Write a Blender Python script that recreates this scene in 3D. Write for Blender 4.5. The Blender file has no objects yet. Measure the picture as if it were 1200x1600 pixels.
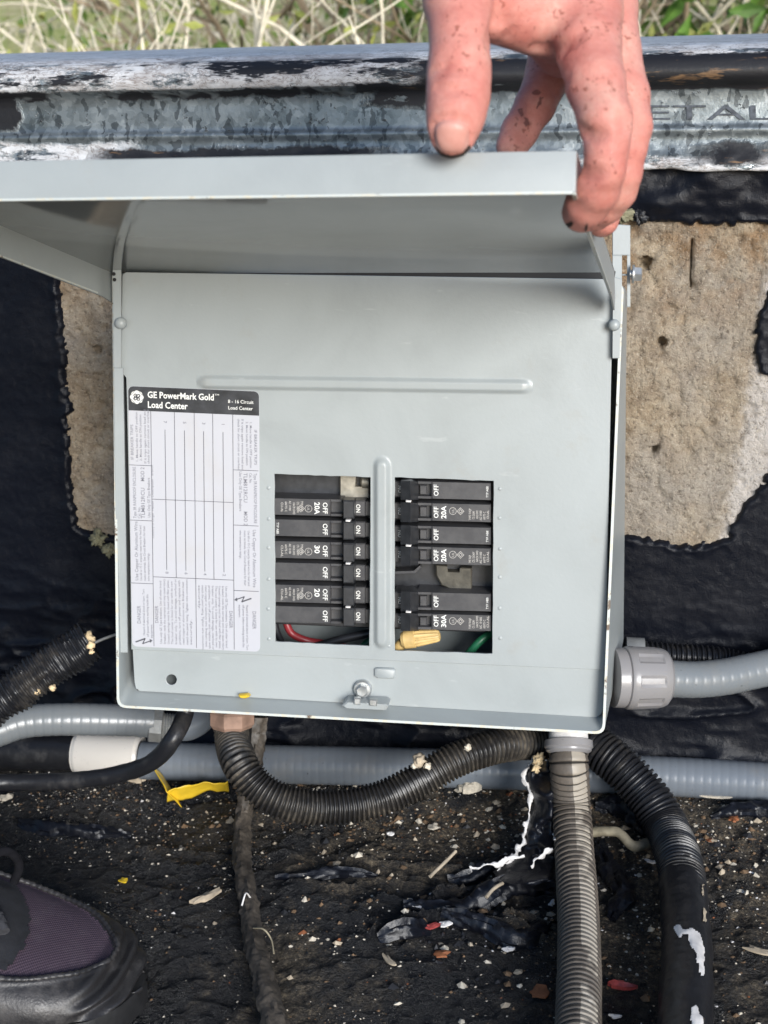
import bpy, bmesh, math, random
import numpy as np
from mathutils import Vector, Matrix
from mathutils.bvhtree import BVHTree

random.seed(7); rng = np.random.default_rng(7)
scene = bpy.context.scene
COL = scene.collection

# ------------------------------------------------------------------ camera
FPX = 2300.0                       # focal length in photo pixels (1200 x 1600)
YAW, PITCH, ROLL = math.radians(14), math.radians(18), math.radians(-1.6)
CPOS = Vector((0.25, -0.95, 0.54))
cf = Vector((-math.sin(YAW)*math.cos(PITCH), math.cos(YAW)*math.cos(PITCH), -math.sin(PITCH)))
_r0 = Vector((math.cos(YAW), math.sin(YAW), 0)); _u0 = _r0.cross(cf)
cr = math.cos(ROLL)*_r0 + math.sin(ROLL)*_u0
cu = -math.sin(ROLL)*_r0 + math.cos(ROLL)*_u0
cam_data = bpy.data.cameras.new('camera'); cam = bpy.data.objects.new('camera', cam_data); COL.objects.link(cam)
cam_data.sensor_fit = 'VERTICAL'; cam_data.sensor_height = 36; cam_data.sensor_width = 27
cam_data.lens = FPX/1600*36
cam_data.clip_start = 0.02; cam_data.clip_end = 500
cam.matrix_world = Matrix(((cr.x, cu.x, -cf.x, CPOS.x), (cr.y, cu.y, -cf.y, CPOS.y), (cr.z, cu.z, -cf.z, CPOS.z), (0, 0, 0, 1)))
cam_data.dof.use_dof = True; cam_data.dof.focus_distance = 0.86; cam_data.dof.aperture_fstop = 16
scene.camera = cam

# ------------------------------------------------------------------ light
SUN_EL, SUN_AZ = math.radians(17), math.radians(148)      # azimuth measured from +Y clockwise
world = bpy.data.worlds.new('World'); scene.world = world; world.use_nodes = True
wn = world.node_tree.nodes; wl = world.node_tree.links
sky = wn.new('ShaderNodeTexSky'); sky.sky_type = 'NISHITA'; sky.sun_disc = False
sky.sun_elevation = SUN_EL; sky.sun_rotation = SUN_AZ; sky.dust_density = 1.0; sky.air_density = 1.0; sky.ozone_density = 4.0
bg = wn['Background']; bg.inputs['Strength'].default_value = 0.12
wl.new(sky.outputs['Color'], bg.inputs['Color'])
sd = bpy.data.lights.new('sun', 'SUN'); sd.energy = 3.2; sd.angle = math.radians(24); sd.color = (1.0, 0.99, 0.98)
sun = bpy.data.objects.new('sun', sd); COL.objects.link(sun)
sdir = Vector((math.sin(SUN_AZ)*math.cos(SUN_EL), math.cos(SUN_AZ)*math.cos(SUN_EL), math.sin(SUN_EL)))
sun.rotation_euler = sdir.to_track_quat('Z', 'Y').to_euler()
scene.view_settings.view_transform = 'Standard'; scene.view_settings.look = 'None'
scene.view_settings.exposure = 0.42; scene.view_settings.gamma = 1; scene.view_settings.use_curve_mapping = False
scene.render.engine = 'CYCLES'
scene.cycles.max_bounces = 8

# ------------------------------------------------------------------ measuring helpers (photo pixel -> point in the place)
def ray(u, v): return cf + cr*((u-600)/FPX) - cu*((v-800)/FPX)
def onY(u, v, Y=0.0):
    d = ray(u, v); return CPOS + d*((Y-CPOS.y)/d.y)
ZG = 0.030                         # roof level
def onZ(u, v, Z=0.0):              # Z is the height above the roof
    d = ray(u, v); return CPOS + d*((Z+ZG-CPOS.z)/d.z)
def atD(u, v, D): return CPOS + ray(u, v)*D
def cammat(w, t):
    """pose given in camera axes (x right, y down, z forward) -> world matrix with axes X right, Y forward, Z up"""
    w = Vector(w); th = w.length; R = Matrix.Rotation(th, 3, w.normalized())
    def tow(c): return cr*c.x - cu*c.y + cf*c.z
    X = tow(R @ Vector((1, 0, 0))); Yd = tow(R @ Vector((0, 1, 0))); Z = tow(R @ Vector((0, 0, 1)))
    o = CPOS + tow(Vector(t))
    return Matrix(((X.x, Z.x, -Yd.x, o.x), (X.y, Z.y, -Yd.y, o.y), (X.z, Z.z, -Yd.z, o.z), (0, 0, 0, 1)))

# ------------------------------------------------------------------ numpy noise
def _hash(ix, iy, iz, seed):
    n = (ix*374761393 + iy*668265263 + iz*2147483647 + seed*1274126177) & 0xffffffff
    n = ((n ^ (n >> 13))*1274126177) & 0xffffffff
    n = ((n ^ (n >> 16))*2246822519) & 0xffffffff
    return ((n ^ (n >> 15)) & 0xffffff)/float(0xffffff)
def vnoise(x, y, z=0.0, seed=0):
    x, y, z = np.broadcast_arrays(np.asarray(x, float), np.asarray(y, float), np.asarray(z, float))
    ix, iy, iz = np.floor(x).astype(np.int64), np.floor(y).astype(np.int64), np.floor(z).astype(np.int64)
    fx, fy, fz = x-ix, y-iy, z-iz
    fx, fy, fz = [t*t*t*(t*(t*6-15)+10) for t in (fx, fy, fz)]
    def H(a, b, c): return _hash(ix+a, iy+b, iz+c, seed)
    c00 = H(0,0,0)*(1-fx)+H(1,0,0)*fx; c10 = H(0,1,0)*(1-fx)+H(1,1,0)*fx
    c01 = H(0,0,1)*(1-fx)+H(1,0,1)*fx; c11 = H(0,1,1)*(1-fx)+H(1,1,1)*fx
    return (c00*(1-fy)+c10*fy)*(1-fz)+(c01*(1-fy)+c11*fy)*fz
def fbm(x, y, z=0.0, oct=4, seed=0, gain=0.5):
    s = 0; a = 1; t = 0; f = 1.0
    for i in range(oct):
        s = s + a*(vnoise(np.asarray(x)*f, np.asarray(y)*f, np.asarray(z)*f, seed+i*17)-0.5)*2; t += a; a *= gain; f *= 2.03
    return s/t
def sstep(a, b, x):
    t = np.clip((x-a)/(b-a), 0, 1); return t*t*(3-2*t)

# ------------------------------------------------------------------ mesh helpers
class MB:
    """collects vertices and faces for ONE mesh object"""
    def __init__(s): s.v = []; s.f = []; s.m = []; s.uv = {}
    def add(s, verts, faces, mi=0):
        o = len(s.v); s.v.extend([tuple(p) for p in verts]); s.f.extend([tuple(i+o for i in f) for f in faces]); s.m.extend([mi]*len(faces)); return o
    def box(s, lo, hi, mi=0, ch=0.0):
        x0,y0,z0 = lo; x1,y1,z1 = hi
        bm = bmesh.new(); bmesh.ops.create_cube(bm, size=1)
        for v in bm.verts: v.co = Vector(((x0+x1)/2+v.co.x*(x1-x0), (y0+y1)/2+v.co.y*(y1-y0), (z0+z1)/2+v.co.z*(z1-z0)))
        if ch: bmesh.ops.bevel(bm, geom=bm.edges[:], offset=ch, segments=2, affect='EDGES', profile=0.6)
        bm.verts.index_update(); s.add([v.co[:] for v in bm.verts], [[v.index for v in f.verts] for f in bm.faces], mi); bm.free()
    def tube(s, pts, rad, n=16, caps=True, mi=0, uv=None):
        pts = [Vector(p) for p in pts]; N = len(pts)
        if not callable(rad) and not hasattr(rad, '__len__'): rad = [rad]*N
        T = [(pts[min(i+1, N-1)]-pts[max(i-1, 0)]).normalized() for i in range(N)]
        a = Vector((0, 0, 1)) if abs(T[0].z) < 0.9 else Vector((1, 0, 0))
        nrm = (a - T[0]*a.dot(T[0])).normalized()
        V = []; ss = 0
        for i in range(N):
            nrm = (nrm - T[i]*nrm.dot(T[i])).normalized(); b = T[i].cross(nrm)
            r = rad[i]
            for k in range(n):
                t = 2*math.pi*k/n
                rr = r[k] if hasattr(r, '__len__') else r
                V.append(pts[i] + (nrm*math.cos(t)+b*math.sin(t))*rr)
        F = [(i*n+k, i*n+(k+1) % n, (i+1)*n+(k+1) % n, (i+1)*n+k) for i in range(N-1) for k in range(n)]
        if caps: F.append(tuple(range(n))[::-1]); F.append(tuple((N-1)*n+k for k in range(n)))
        s.add(V, F, mi)
    def build(s, name, mats, parent=None, smooth=True, angle=40):
        me = bpy.data.meshes.new(name); me.from_pydata(s.v, [], s.f); me.update()
        if not isinstance(mats, (list, tuple)): mats = [mats]
        for m in mats: me.materials.append(m)
        if len(mats) > 1: me.polygons.foreach_set('material_index', s.m)
        return link(name, me, parent, smooth, angle)
def fixnormals(me):
    bm = bmesh.new(); bm.from_mesh(me); bmesh.ops.recalc_face_normals(bm, faces=bm.faces[:]); bm.to_mesh(me); bm.free()
def link(name, me, parent=None, smooth=True, angle=40):
    if len(me.polygons) < 60000: fixnormals(me)
    if smooth:
        me.polygons.foreach_set('use_smooth', [True]*len(me.polygons))
        if angle < 180: me.set_sharp_from_angle(angle=math.radians(angle))
    o = bpy.data.objects.new(name, me); COL.objects.link(o)
    if parent is not None: o.parent = parent
    return o
def empty(name, mat=None, loc=None):
    o = bpy.data.objects.new(name, None); COL.objects.link(o); o.empty_display_size = 0.02
    if mat is not None: o.matrix_world = mat
    if loc is not None: o.location = loc
    return o
def tag(o, label=None, cat=None, group=None, kind=None):
    if label: o['label'] = label
    if cat: o['category'] = cat
    if group: o['group'] = group
    if kind: o['kind'] = kind
    return o
def setorigin(o, loc):
    """move a mesh object's origin to loc without moving its geometry"""
    loc = Vector(loc); o.data.transform(Matrix.Translation(-loc)); o.location = loc; return o
def grid_mesh(name, P, mask=None):
    """P: (nx, ny, 3) array; mask (nx-1, ny-1) of kept faces"""
    nx, ny, _ = P.shape
    idx = np.arange(nx*ny).reshape(nx, ny)
    q = np.stack([idx[:-1,:-1], idx[1:,:-1], idx[1:,1:], idx[:-1,1:]], -1)
    q = q[mask] if mask is not None else q.reshape(-1, 4)
    used = np.unique(q); remap = np.full(nx*ny, -1, np.int64); remap[used] = np.arange(len(used))
    V = P.reshape(-1, 3)[used]; q = remap[q]
    me = bpy.data.meshes.new(name)
    me.vertices.add(len(V)); me.vertices.foreach_set('co', V.astype(np.float32).ravel())
    me.loops.add(q.size); me.loops.foreach_set('vertex_index', q.astype(np.int32).ravel())
    me.polygons.add(len(q)); me.polygons.foreach_set('loop_start', np.arange(0, q.size, 4, dtype=np.int32))
    me.update(calc_edges=True); me.validate()
    return me
def spline(ctrl, step=0.001):
    """Catmull-Rom through ctrl points, resampled to even steps; returns points and arc lengths"""
    P = [Vector(p) for p in ctrl]; P = [P[0]*2-P[1]] + P + [P[-1]*2-P[-2]]
    out = []
    for i in range(1, len(P)-2):
        for k in range(40):
            t = k/40; a, b, c, d = P[i-1], P[i], P[i+1], P[i+2]
            out.append(0.5*((2*b)+(c-a)*t+(2*a-5*b+4*c-d)*t*t+(3*b-a-3*c+d)*t**3))
    out.append(P[-2])
    A = np.array([p[:] for p in out]); L = np.r_[0, np.cumsum(np.linalg.norm(np.diff(A, axis=0), axis=1))]
    n = max(2, int(L[-1]/step)); s = np.linspace(0, L[-1], n)
    return np.stack([np.interp(s, L, A[:, i]) for i in range(3)], 1), s
def uvtube(name, ctrl, radius, mat, parent=None, step=0.0006, n=28, prof=None, rough=0.0, seed=0, caps=True, flat=None):
    """tube with uv (angle, metres); prof(s)->radius offset; rough -> lumpy coating"""
    pts, s = spline(ctrl, step); N = len(pts)
    T = np.gradient(pts, axis=0); T /= np.linalg.norm(T, axis=1)[:, None]
    nr = np.zeros_like(pts); a = np.array([0, 0, 1.0]) if abs(T[0, 2]) < .9 else np.array([1.0, 0, 0])
    cur = a - T[0]*a.dot(T[0]); cur /= np.linalg.norm(cur)
    for i in range(N):
        cur = cur - T[i]*cur.dot(T[i]); cur /= np.linalg.norm(cur); nr[i] = cur
    bn = np.cross(T, nr); th = np.linspace(0, 2*np.pi, n+1)
    r = radius(s) if callable(radius) else np.full(N, radius)
    if prof is not None: r = r + prof(s)
    R = r[:, None]*np.ones(n+1)
    if rough:
        fx = np.cos(th)*3; fy = np.sin(th)*3
        R = R + rough*fbm(fx[None, :]+0*s[:, None], fy[None, :]+0*s[:, None], s[:, None]*90, 4, seed)
    if flat is not None: R = R*(1+flat*np.cos(2*th)[None, :])
    P = pts[:, None, :] + R[..., None]*(nr[:, None, :]*np.cos(th)[None, :, None] + bn[:, None, :]*np.sin(th)[None, :, None])
    me = grid_mesh(name, P)
    uvl = me.uv_layers.new(name='UVMap')
    vi = np.empty(len(me.loops), np.int32); me.loops.foreach_get('vertex_index', vi)
    uv = np.stack([(vi % (n+1))/n, s[vi//(n+1)]], 1)
    uvl.data.foreach_set('uv', uv.astype(np.float32).ravel())
    bm = bmesh.new(); bm.from_mesh(me)
    bmesh.ops.remove_doubles(bm, verts=bm.verts[:], dist=1e-7)
    if caps: bmesh.ops.holes_fill(bm, edges=[e for e in bm.edges if e.is_boundary], sides=0)
    bm.to_mesh(me); bm.free()
    i_ = int(N*.35); d_ = np.array(CPOS[:])-pts[i_]; global UCAM; UCAM = (math.atan2(d_@bn[i_], d_@nr[i_])/(2*math.pi)) % 1.0
    me.materials.append(mat)
    return link(name, me, parent, True, 60)
def lathe(mb, prof, M, n=32, mi=0):
    """prof: list of (axial, radius) revolved about M's X axis"""
    V = []
    for (a, r) in prof:
        for k in range(n):
            t = 2*math.pi*k/n; V.append(M @ Vector((a, r*math.cos(t), r*math.sin(t))))
    N = len(prof)
    F = [(i*n+k, i*n+(k+1) % n, (i+1)*n+(k+1) % n, (i+1)*n+k) for i in range(N-1) for k in range(n)]
    F += [tuple(range(n)), tuple((N-1)*n+k for k in range(n))]
    mb.add(V, F, mi)
def axis_matrix(o, d, up=(0, 0, 1)):
    d = Vector(d).normalized(); u = Vector(up); u = (u-d*u.dot(d)).normalized(); w = d.cross(u)
    return Matrix(((d.x, w.x, u.x, o[0]), (d.y, w.y, u.y, o[1]), (d.z, w.z, u.z, o[2]), (0, 0, 0, 1)))

# ------------------------------------------------------------------ materials
class NT:
    def __init__(s, name):
        s.m = bpy.data.materials.new(name); s.m.use_nodes = True; s.t = s.m.node_tree; s.b = s.t.nodes['Principled BSDF']
        s.tc = None
    def n(s, typ, **kw):
        nd = s.t.nodes.new(typ)
        for k, v in kw.items(): setattr(nd, k, v)
        return nd
    def l(s, a, b): s.t.links.new(a, b)
    def coord(s, kind='Object', scale=None):
        if s.tc is None: s.tc = s.n('ShaderNodeTexCoord')
        o = s.tc.outputs[kind]
        if scale is not None:
            mp = s.n('ShaderNodeMapping'); mp.inputs['Scale'].default_value = scale; s.l(o, mp.inputs['Vector']); o = mp.outputs['Vector']
        return o
    def world_pos(s):
        return s.n('ShaderNodeNewGeometry').outputs['Position']
    def noise(s, scale, detail=4, rough=0.55, vec=None, dist=0.0, out='Fac'):
        nd = s.n('ShaderNodeTexNoise'); nd.inputs['Scale'].default_value = scale; nd.inputs['Detail'].default_value = detail
        nd.inputs['Roughness'].default_value = rough; nd.inputs['Distortion'].default_value = dist
        s.l(vec if vec is not None else s.coord(), nd.inputs['Vector']); return nd.outputs[out]
    def vor(s, scale, feature='F1', out='Distance', vec=None, rand=1.0):
        nd = s.n('ShaderNodeTexVoronoi'); nd.feature = feature; nd.inputs['Scale'].default_value = scale; nd.inputs['Randomness'].default_value = rand
        s.l(vec if vec is not None else s.coord(), nd.inputs['Vector']); return nd.outputs[out]
    def ramp(s, fac, stops, interp='LINEAR'):
        nd = s.n('ShaderNodeValToRGB'); nd.color_ramp.interpolation = interp; e = nd.color_ramp.elements
        while len(e) < len(stops): e.new(0.5)
        for el, (p, c) in zip(e, stops):
            el.position = p; el.color = (c, c, c, 1) if not hasattr(c, '__len__') else (*c[:3], 1)
        s.l(fac, nd.inputs['Fac']); return nd.outputs['Color']
    def mix(s, fac, a, b):
        nd = s.n('ShaderNodeMix'); nd.data_type = 'RGBA'
        for sock, val in ((nd.inputs[0], fac), (nd.inputs[6], a), (nd.inputs[7], b)):
            if isinstance(val, bpy.types.NodeSocket): s.l(val, sock)
            elif hasattr(val, '__len__'): sock.default_value = (*val[:3], 1)
            else: sock.default_value = val
        return nd.outputs[2]
    def math(s, op, a, b=0.0, clamp=False):
        nd = s.n('ShaderNodeMath', operation=op); nd.use_clamp = clamp
        for sock, val in ((nd.inputs[0], a), (nd.inputs[1], b)):
            if isinstance(val, bpy.types.NodeSocket): s.l(val, sock)
            else: sock.default_value = val
        return nd.outputs[0]
    def sep(s, vec):
        nd = s.n('ShaderNodeSeparateXYZ'); s.l(vec, nd.inputs[0]); return nd.outputs
    def setp(s, **kw):
        names = dict(base='Base Color', rough='Roughness', metal='Metallic', spec='Specular IOR Level', coat='Coat Weight', coatr='Coat Roughness',
                     sss='Subsurface Weight', trans='Transmission Weight', alpha='Alpha')
        for k, v in kw.items():
            sock = s.b.inputs[names[k]]
            if isinstance(v, bpy.types.NodeSocket): s.l(v, sock)
            elif hasattr(v, '__len__'): sock.default_value = (*v[:3], 1)
            else: sock.default_value = v
        return s
    def bump(s, h, strength=0.3, dist=0.001):
        nd = s.n('ShaderNodeBump'); nd.inputs['Strength'].default_value = strength; nd.inputs['Distance'].default_value = dist
        s.l(h, nd.inputs['Height']); s.l(nd.outputs['Normal'], s.b.inputs['Normal']); return s

def plain(name, col, rough=0.5, metal=0.0, nscale=60, var=0.25, bump=0.0, bscale=300):
    t = NT(name); c = Vector(col)
    f = t.noise(nscale, 5)
    t.setp(base=t.ramp(f, [(0.3, tuple(c*(1-var))), (0.7, tuple(c*(1+var)))]), rough=rough, metal=metal)
    if bump: t.bump(t.noise(bscale, 4), bump, 0.0006)
    return t.m

def paint_mat(name, col, rough):
    t = NT(name); c = Vector(col)
    big = t.noise(13, 6, 0.62, dist=.5); fine = t.noise(420, 2)
    base = t.ramp(big, [(0.3, tuple(c*0.90)), (0.5, tuple(c)), (0.72, tuple(c*1.07))])
    dirt = t.ramp(t.noise(38, 6, 0.7), [(0.60, 0.0), (0.78, 1.0)])
    scr = t.ramp(t.noise(160, 3, 0.6, vec=t.coord('Object', (0.25, 1, 1))), [(0.68, 0.0), (0.74, 1.0)])
    base = t.mix(t.math('MULTIPLY', dirt, 0.30), base, (0.30, 0.27, 0.22))
    base = t.mix(t.math('MULTIPLY', scr, 0.18), base, (0.62, 0.64, 0.62))
    t.setp(base=base, rough=t.ramp(big, [(0.25, rough*0.8), (0.75, rough*1.25)]), spec=0.5)
    t.bump(t.math('ADD', fine, t.math('MULTIPLY', t.noise(28, 3), 1.4)), 0.10 if rough > .2 else 0.025, 0.0006)
    return t.m
M = {}
M['paint'] = paint_mat('grey_enamel', (0.335, 0.362, 0.362), 0.36)
M['paint_gloss'] = paint_mat('grey_enamel_gloss', (0.300, 0.328, 0.328), 0.085)
def edge_mat():
    t = NT('chipped_enamel_edge')
    f = t.ramp(t.noise(260, 4, 0.65), [(0.52, 0.0), (0.6, 1.0)])
    g = t.ramp(t.noise(90, 4, 0.65), [(0.60, 0.0), (0.66, 1.0)])
    b = t.mix(f, (0.55, 0.58, 0.55), (0.62, 0.58, 0.46)); b = t.mix(g, b, (0.14, 0.10, 0.07))
    t.setp(base=b, rough=0.45); return t.m
M['edge'] = edge_mat()
M['black_plastic'] = plain('black_plastic', (0.030, 0.031, 0.034), 0.38, 0, 200, 0.3, 0.08, 900)
def breaker_mat():
    t = NT('breaker_plastic')
    dust = t.ramp(t.noise(120, 6, 0.7), [(0.4, 0.0), (0.75, 1.0)])
    t.setp(base=t.mix(t.math('MULTIPLY', dust, 0.5), (0.052, 0.052, 0.056), (0.11, 0.105, 0.10)), rough=t.ramp(dust, [(0, 0.36), (1, 0.6)]))
    t.bump(t.noise(900, 3), 0.08, 0.0004); return t.m
M['breaker'] = breaker_mat()
M['ink_white'] = plain('white_ink', (0.78, 0.78, 0.74), 0.6, 0, 900, 0.15)
M['ink_faint'] = plain('faint_ink', (0.42, 0.40, 0.37), 0.6, 0, 1500, 0.35)
M['ink_black'] = plain('black_ink', (0.10, 0.10, 0.115), 0.55)
M['ink_header'] = plain('black_header_print', (0.035, 0.036, 0.04), 0.33, 0, 90, 0.7)
M['ink_grey'] = plain('grey_ink', (0.20, 0.20, 0.23), 0.6, 0, 1200, 0.3)
def label_mat():
    t = NT('label_paper')
    st = t.ramp(t.noise(26, 5, 0.6), [(0.55, 0.0), (0.8, 1.0)])
    t.setp(base=t.mix(t.math('MULTIPLY', st, 0.35), (0.49, 0.495, 0.53), (0.45, 0.41, 0.36)), rough=0.32)
    t.bump(t.noise(60, 3), 0.12, 0.0006); return t.m
M['label'] = label_mat()
M['zinc'] = plain('zinc_steel', (0.26, 0.265, 0.26), 0.6, 0.4, 150, 0.2, 0.15, 500)
M['bolt'] = plain('bright_zinc_bolt', (0.52, 0.53, 0.52), 0.38, 0.75, 150, 0.2, 0.15, 500)
M['tin'] = plain('tin_plated_bus', (0.36, 0.33, 0.27), 0.5, 0.6, 200, 0.25, 0.15, 400)
M['wire_red'] = plain('red_insulation', (0.24, 0.025, 0.03), 0.4)
M['wire_green'] = plain('green_insulation', (0.012, 0.10, 0.045), 0.4)
M['wire_black'] = plain('black_insulation', (0.016, 0.017, 0.02), 0.4)
M['nut_tan'] = plain('tan_plastic', (0.62, 0.43, 0.17), 0.45, 0, 160, 0.2, 0.1, 500)
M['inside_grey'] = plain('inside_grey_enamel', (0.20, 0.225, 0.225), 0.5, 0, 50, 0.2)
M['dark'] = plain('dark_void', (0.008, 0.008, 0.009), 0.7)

def grey_hose(name, col):
    t = NT(name); c = Vector(col)
    d = t.ramp(t.noise(30, 6, 0.7), [(0.55, 0.0), (0.8, 1.0)]); s = t.ramp(t.noise(330, 4, 0.7), [(0.68, 0.0), (0.74, 1.0)])
    b = t.mix(t.math('MULTIPLY', d, 0.45), tuple(c), (0.20, 0.18, 0.15)); b = t.mix(s, b, (0.03, 0.028, 0.025))
    t.setp(base=b, rough=t.ramp(d, [(0, 0.28), (1, 0.6)])); t.bump(t.noise(240, 3), 0.08, 0.0008); return t.m
M['hose'] = grey_hose('grey_conduit_vinyl', (0.155, 0.175, 0.20))
M['hose_light'] = grey_hose('light_grey_conduit_vinyl', (0.175, 0.19, 0.20))
M['nylon'] = grey_hose('grey_nylon', (0.25, 0.24, 0.24))
M['pvc_white'] = grey_hose('dirty_white_pvc', (0.72, 0.68, 0.62))
def tar_mat(name, dust_amt=0.25, rough=(0.28, 0.6), bscale=70, bstr=0.5, spec=0.22):
    t = NT(name)
    pos = t.world_pos()
    d = t.ramp(t.noise(22, 7, 0.65, vec=pos), [(0.48, 0.0), (0.75, 1.0)])
    f = t.ramp(t.noise(600, 3, 0.7, vec=pos), [(0.60, 0.0), (0.72, 1.0)])
    b = t.mix(t.math('MULTIPLY', d, dust_amt), (0.0045, 0.0055, 0.0095), (0.028, 0.028, 0.032))
    b = t.mix(t.math('MULTIPLY', f, dust_amt*0.5), b, (0.14, 0.13, 0.11))
    t.setp(base=b, rough=t.ramp(d, [(0, rough[0]), (1, rough[1])]), spec=spec)
    t.bump(t.math('ADD', t.noise(bscale, 8, 0.65, vec=pos, dist=1.2), t.math('MULTIPLY', t.noise(bscale*7, 4, 0.6, vec=pos), 0.4)), bstr, 0.004)
    return t.m
M['tar'] = tar_mat('tar_coating', 0.14, (0.34, 0.6), 190, 0.22)
M['tar_glossy'] = tar_mat('fresh_tar', 0.10, (0.38, 0.55), 45, 0.25, 0.5)
def roof_mat():
    t = NT('roof_tar')
    pos = t.world_pos()
    soil = t.ramp(t.noise(7.5, 8, 0.68, vec=pos, dist=0.6), [(0.47, 0.0), (0.58, 1.0)])
    grit = t.ramp(t.noise(420, 4, 0.75, vec=pos), [(0.50, 0.0), (0.62, 1.0)])
    soilc = t.ramp(t.noise(330, 5, 0.8, vec=pos), [(0.3, (0.022, 0.017, 0.011)), (0.48, (0.10, 0.075, 0.046)), (0.62, (0.42, 0.33, 0.21))])
    tarc = t.mix(t.math('MULTIPLY', grit, 0.4), (0.0062, 0.0066, 0.0088), (0.052, 0.050, 0.048))
    y = t.sep(pos)[1]
    near_wall = t.ramp(y, [(0.0, 0.0), (0.5, 0.0)])
    k = t.math('MULTIPLY', soil, t.ramp(t.noise(90, 6, 0.7, vec=pos), [(0.34, 0.0), (0.55, 1.0)]))
    wp = t.ramp(t.vor(330, vec=pos), [(0.09, 1.0), (0.13, 0.0)])
    wsel = t.ramp(t.noise(120, 3, 0.6, vec=pos), [(0.55, 0.0), (0.62, 1.0)])
    xr = t.n('ShaderNodeMapRange'); xr.inputs[1].default_value = -0.10; xr.inputs[2].default_value = 0.03; xr.inputs[3].default_value = 0.22; xr.inputs[4].default_value = 0.62; t.l(t.sep(pos)[0], xr.inputs[0])
    b = t.mix(t.math('MULTIPLY', k, xr.outputs[0]), tarc, soilc)
    b = t.mix(t.math('MULTIPLY', t.math('MULTIPLY', wp, wsel), 0.7), b, (0.42, 0.40, 0.36))
    t.setp(base=b, rough=t.mix(t.math('MULTIPLY', k, 1.0), t.ramp(t.noise(16, 6, 0.7, vec=pos), [(0.40, 0.22), (0.6, 0.5)]), (0.8,)*3), spec=0.6)
    t.bump(t.math('ADD', t.noise(85, 8, 0.7, vec=pos, dist=1.5), t.math('MULTIPLY', t.noise(520, 4, 0.75, vec=pos), 0.9)), 0.9, 0.005)
    return t.m
M['roof'] = roof_mat()
def corr_mat(name, base, dust, amt, stripe=False, pitch=None, gw=0.2):
    t = NT(name)
    uvw = t.coord('UV'); u = t.sep(uvw)[0]
    d = t.ramp(t.noise(26, 6, 0.7), [(0.60-0.35*amt, 0.0), (0.80-0.2*amt, 1.0)])
    f = t.ramp(t.noise(300, 5, 0.7), [(0.4, 0.35), (0.65, 1.0)])
    b = t.mix(t.math('MULTIPLY', d, f), base, dust)
    if pitch:      # grooves darkened, dust only on the ridges
        ph = t.math('FRACT', t.math('DIVIDE', t.sep(uvw)[1], pitch)); gd = t.math('ABSOLUTE', t.math('SUBTRACT', ph, 0.5))
        gm = t.n('ShaderNodeMapRange'); gm.inputs[1].default_value = gw*0.5; gm.inputs[2].default_value = gw; gm.inputs[3].default_value = 1.0; gm.inputs[4].default_value = 0.0; t.l(gd, gm.inputs[0])
        groove_ = gm.outputs[0]
    if stripe:  # lighter highlight band put into the colour near the camera-facing side
        nz = t.math('ADD', t.math('FRACT', t.math('ADD', u, 1.5-stripe[2])), t.math('MULTIPLY', t.math('SUBTRACT', t.noise(60, 3), 0.5), 0.03))
        st = t.math('MULTIPLY', t.math('GREATER_THAN', nz, 0.5+stripe[0]), t.math('LESS_THAN', nz, 0.5+stripe[1]))
        pat = t.ramp(t.noise(45, 3, 0.6), [(0.40, 0.0), (0.47, 1.0)])
        b = t.mix(t.math('MULTIPLY', st, pat), b, (0.33, 0.29, 0.235))
    if pitch: b = t.mix(t.math('MULTIPLY', groove_, 0.9), b, (0.012, 0.011, 0.010))
    t.setp(base=b, rough=t.ramp(d, [(0, 0.38), (1, 0.75)])); t.bump(t.noise(500, 4), 0.2, 0.0006); return t.m
M['corr_black'] = corr_mat('black_corrugated', (0.013, 0.0135, 0.016), (0.10, 0.085, 0.065), 0.15)
M['corr_dusty'] = corr_mat('dusty_black_corrugated', (0.020, 0.019, 0.019), (0.20, 0.165, 0.12), 0.42, False, 0.0030, 0.30)
M['cable_black'] = corr_mat('black_cable', (0.014, 0.0145, 0.017), (0.085, 0.08, 0.075), 0.2)
M['cable_dirt'] = corr_mat('dirt_caked_cable', (0.03, 0.026, 0.022), (0.13, 0.105, 0.08), 0.9)
M['foam'] = plain('tan_foam', (0.62, 0.48, 0.29), 0.9, 0, 200, 0.4, 0.5, 300)
M['white_flake'] = plain('white_paint_flake', (0.74, 0.71, 0.68), 0.6, 0, 150, 0.15, 0.2, 400)
M['pale_debris'] = plain('pale_debris', (0.56, 0.50, 0.40), 0.8, 0, 200, 0.35, 0.3, 400)
M['brown_debris'] = plain('brown_debris', (0.16, 0.10, 0.055), 0.85, 0, 200, 0.45, 0.3, 400)
M['soil_debris'] = plain('soil_crumb', (0.06, 0.048, 0.034), 0.9, 0, 200, 0.45, 0.3, 400)
M['black_debris'] = plain('tar_crumb', (0.015, 0.015, 0.017), 0.5, 0, 200, 0.45, 0.3, 400)
M['orange_leaf'] = plain('orange_leaf', (0.28, 0.10, 0.04), 0.7, 0, 120, 0.4, 0.3, 300)
M['red_plastic'] = plain('red_plastic', (0.36, 0.06, 0.055), 0.5, 0, 300, 0.4)
M['wood'] = plain('weathered_wood', (0.40, 0.33, 0.24), 0.8, 0, 120, 0.35, 0.4, 260)
M['dry_leaf'] = plain('dry_leaf', (0.22, 0.19, 0.13), 0.7, 0, 120, 0.4, 0.4, 260)
M['tape'] = plain('yellow_tape', (0.70, 0.47, 0.03), 0.35, 0, 60, 0.12, 0.25, 120)
M['rusty'] = plain('rusty_fitting', (0.30, 0.19, 0.14), 0.7, 0.1, 90, 0.35, 0.3, 200)
M['moss'] = plain('lichen', (0.20, 0.19, 0.12), 0.9, 0, 150, 0.5, 0.4, 300)

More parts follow.
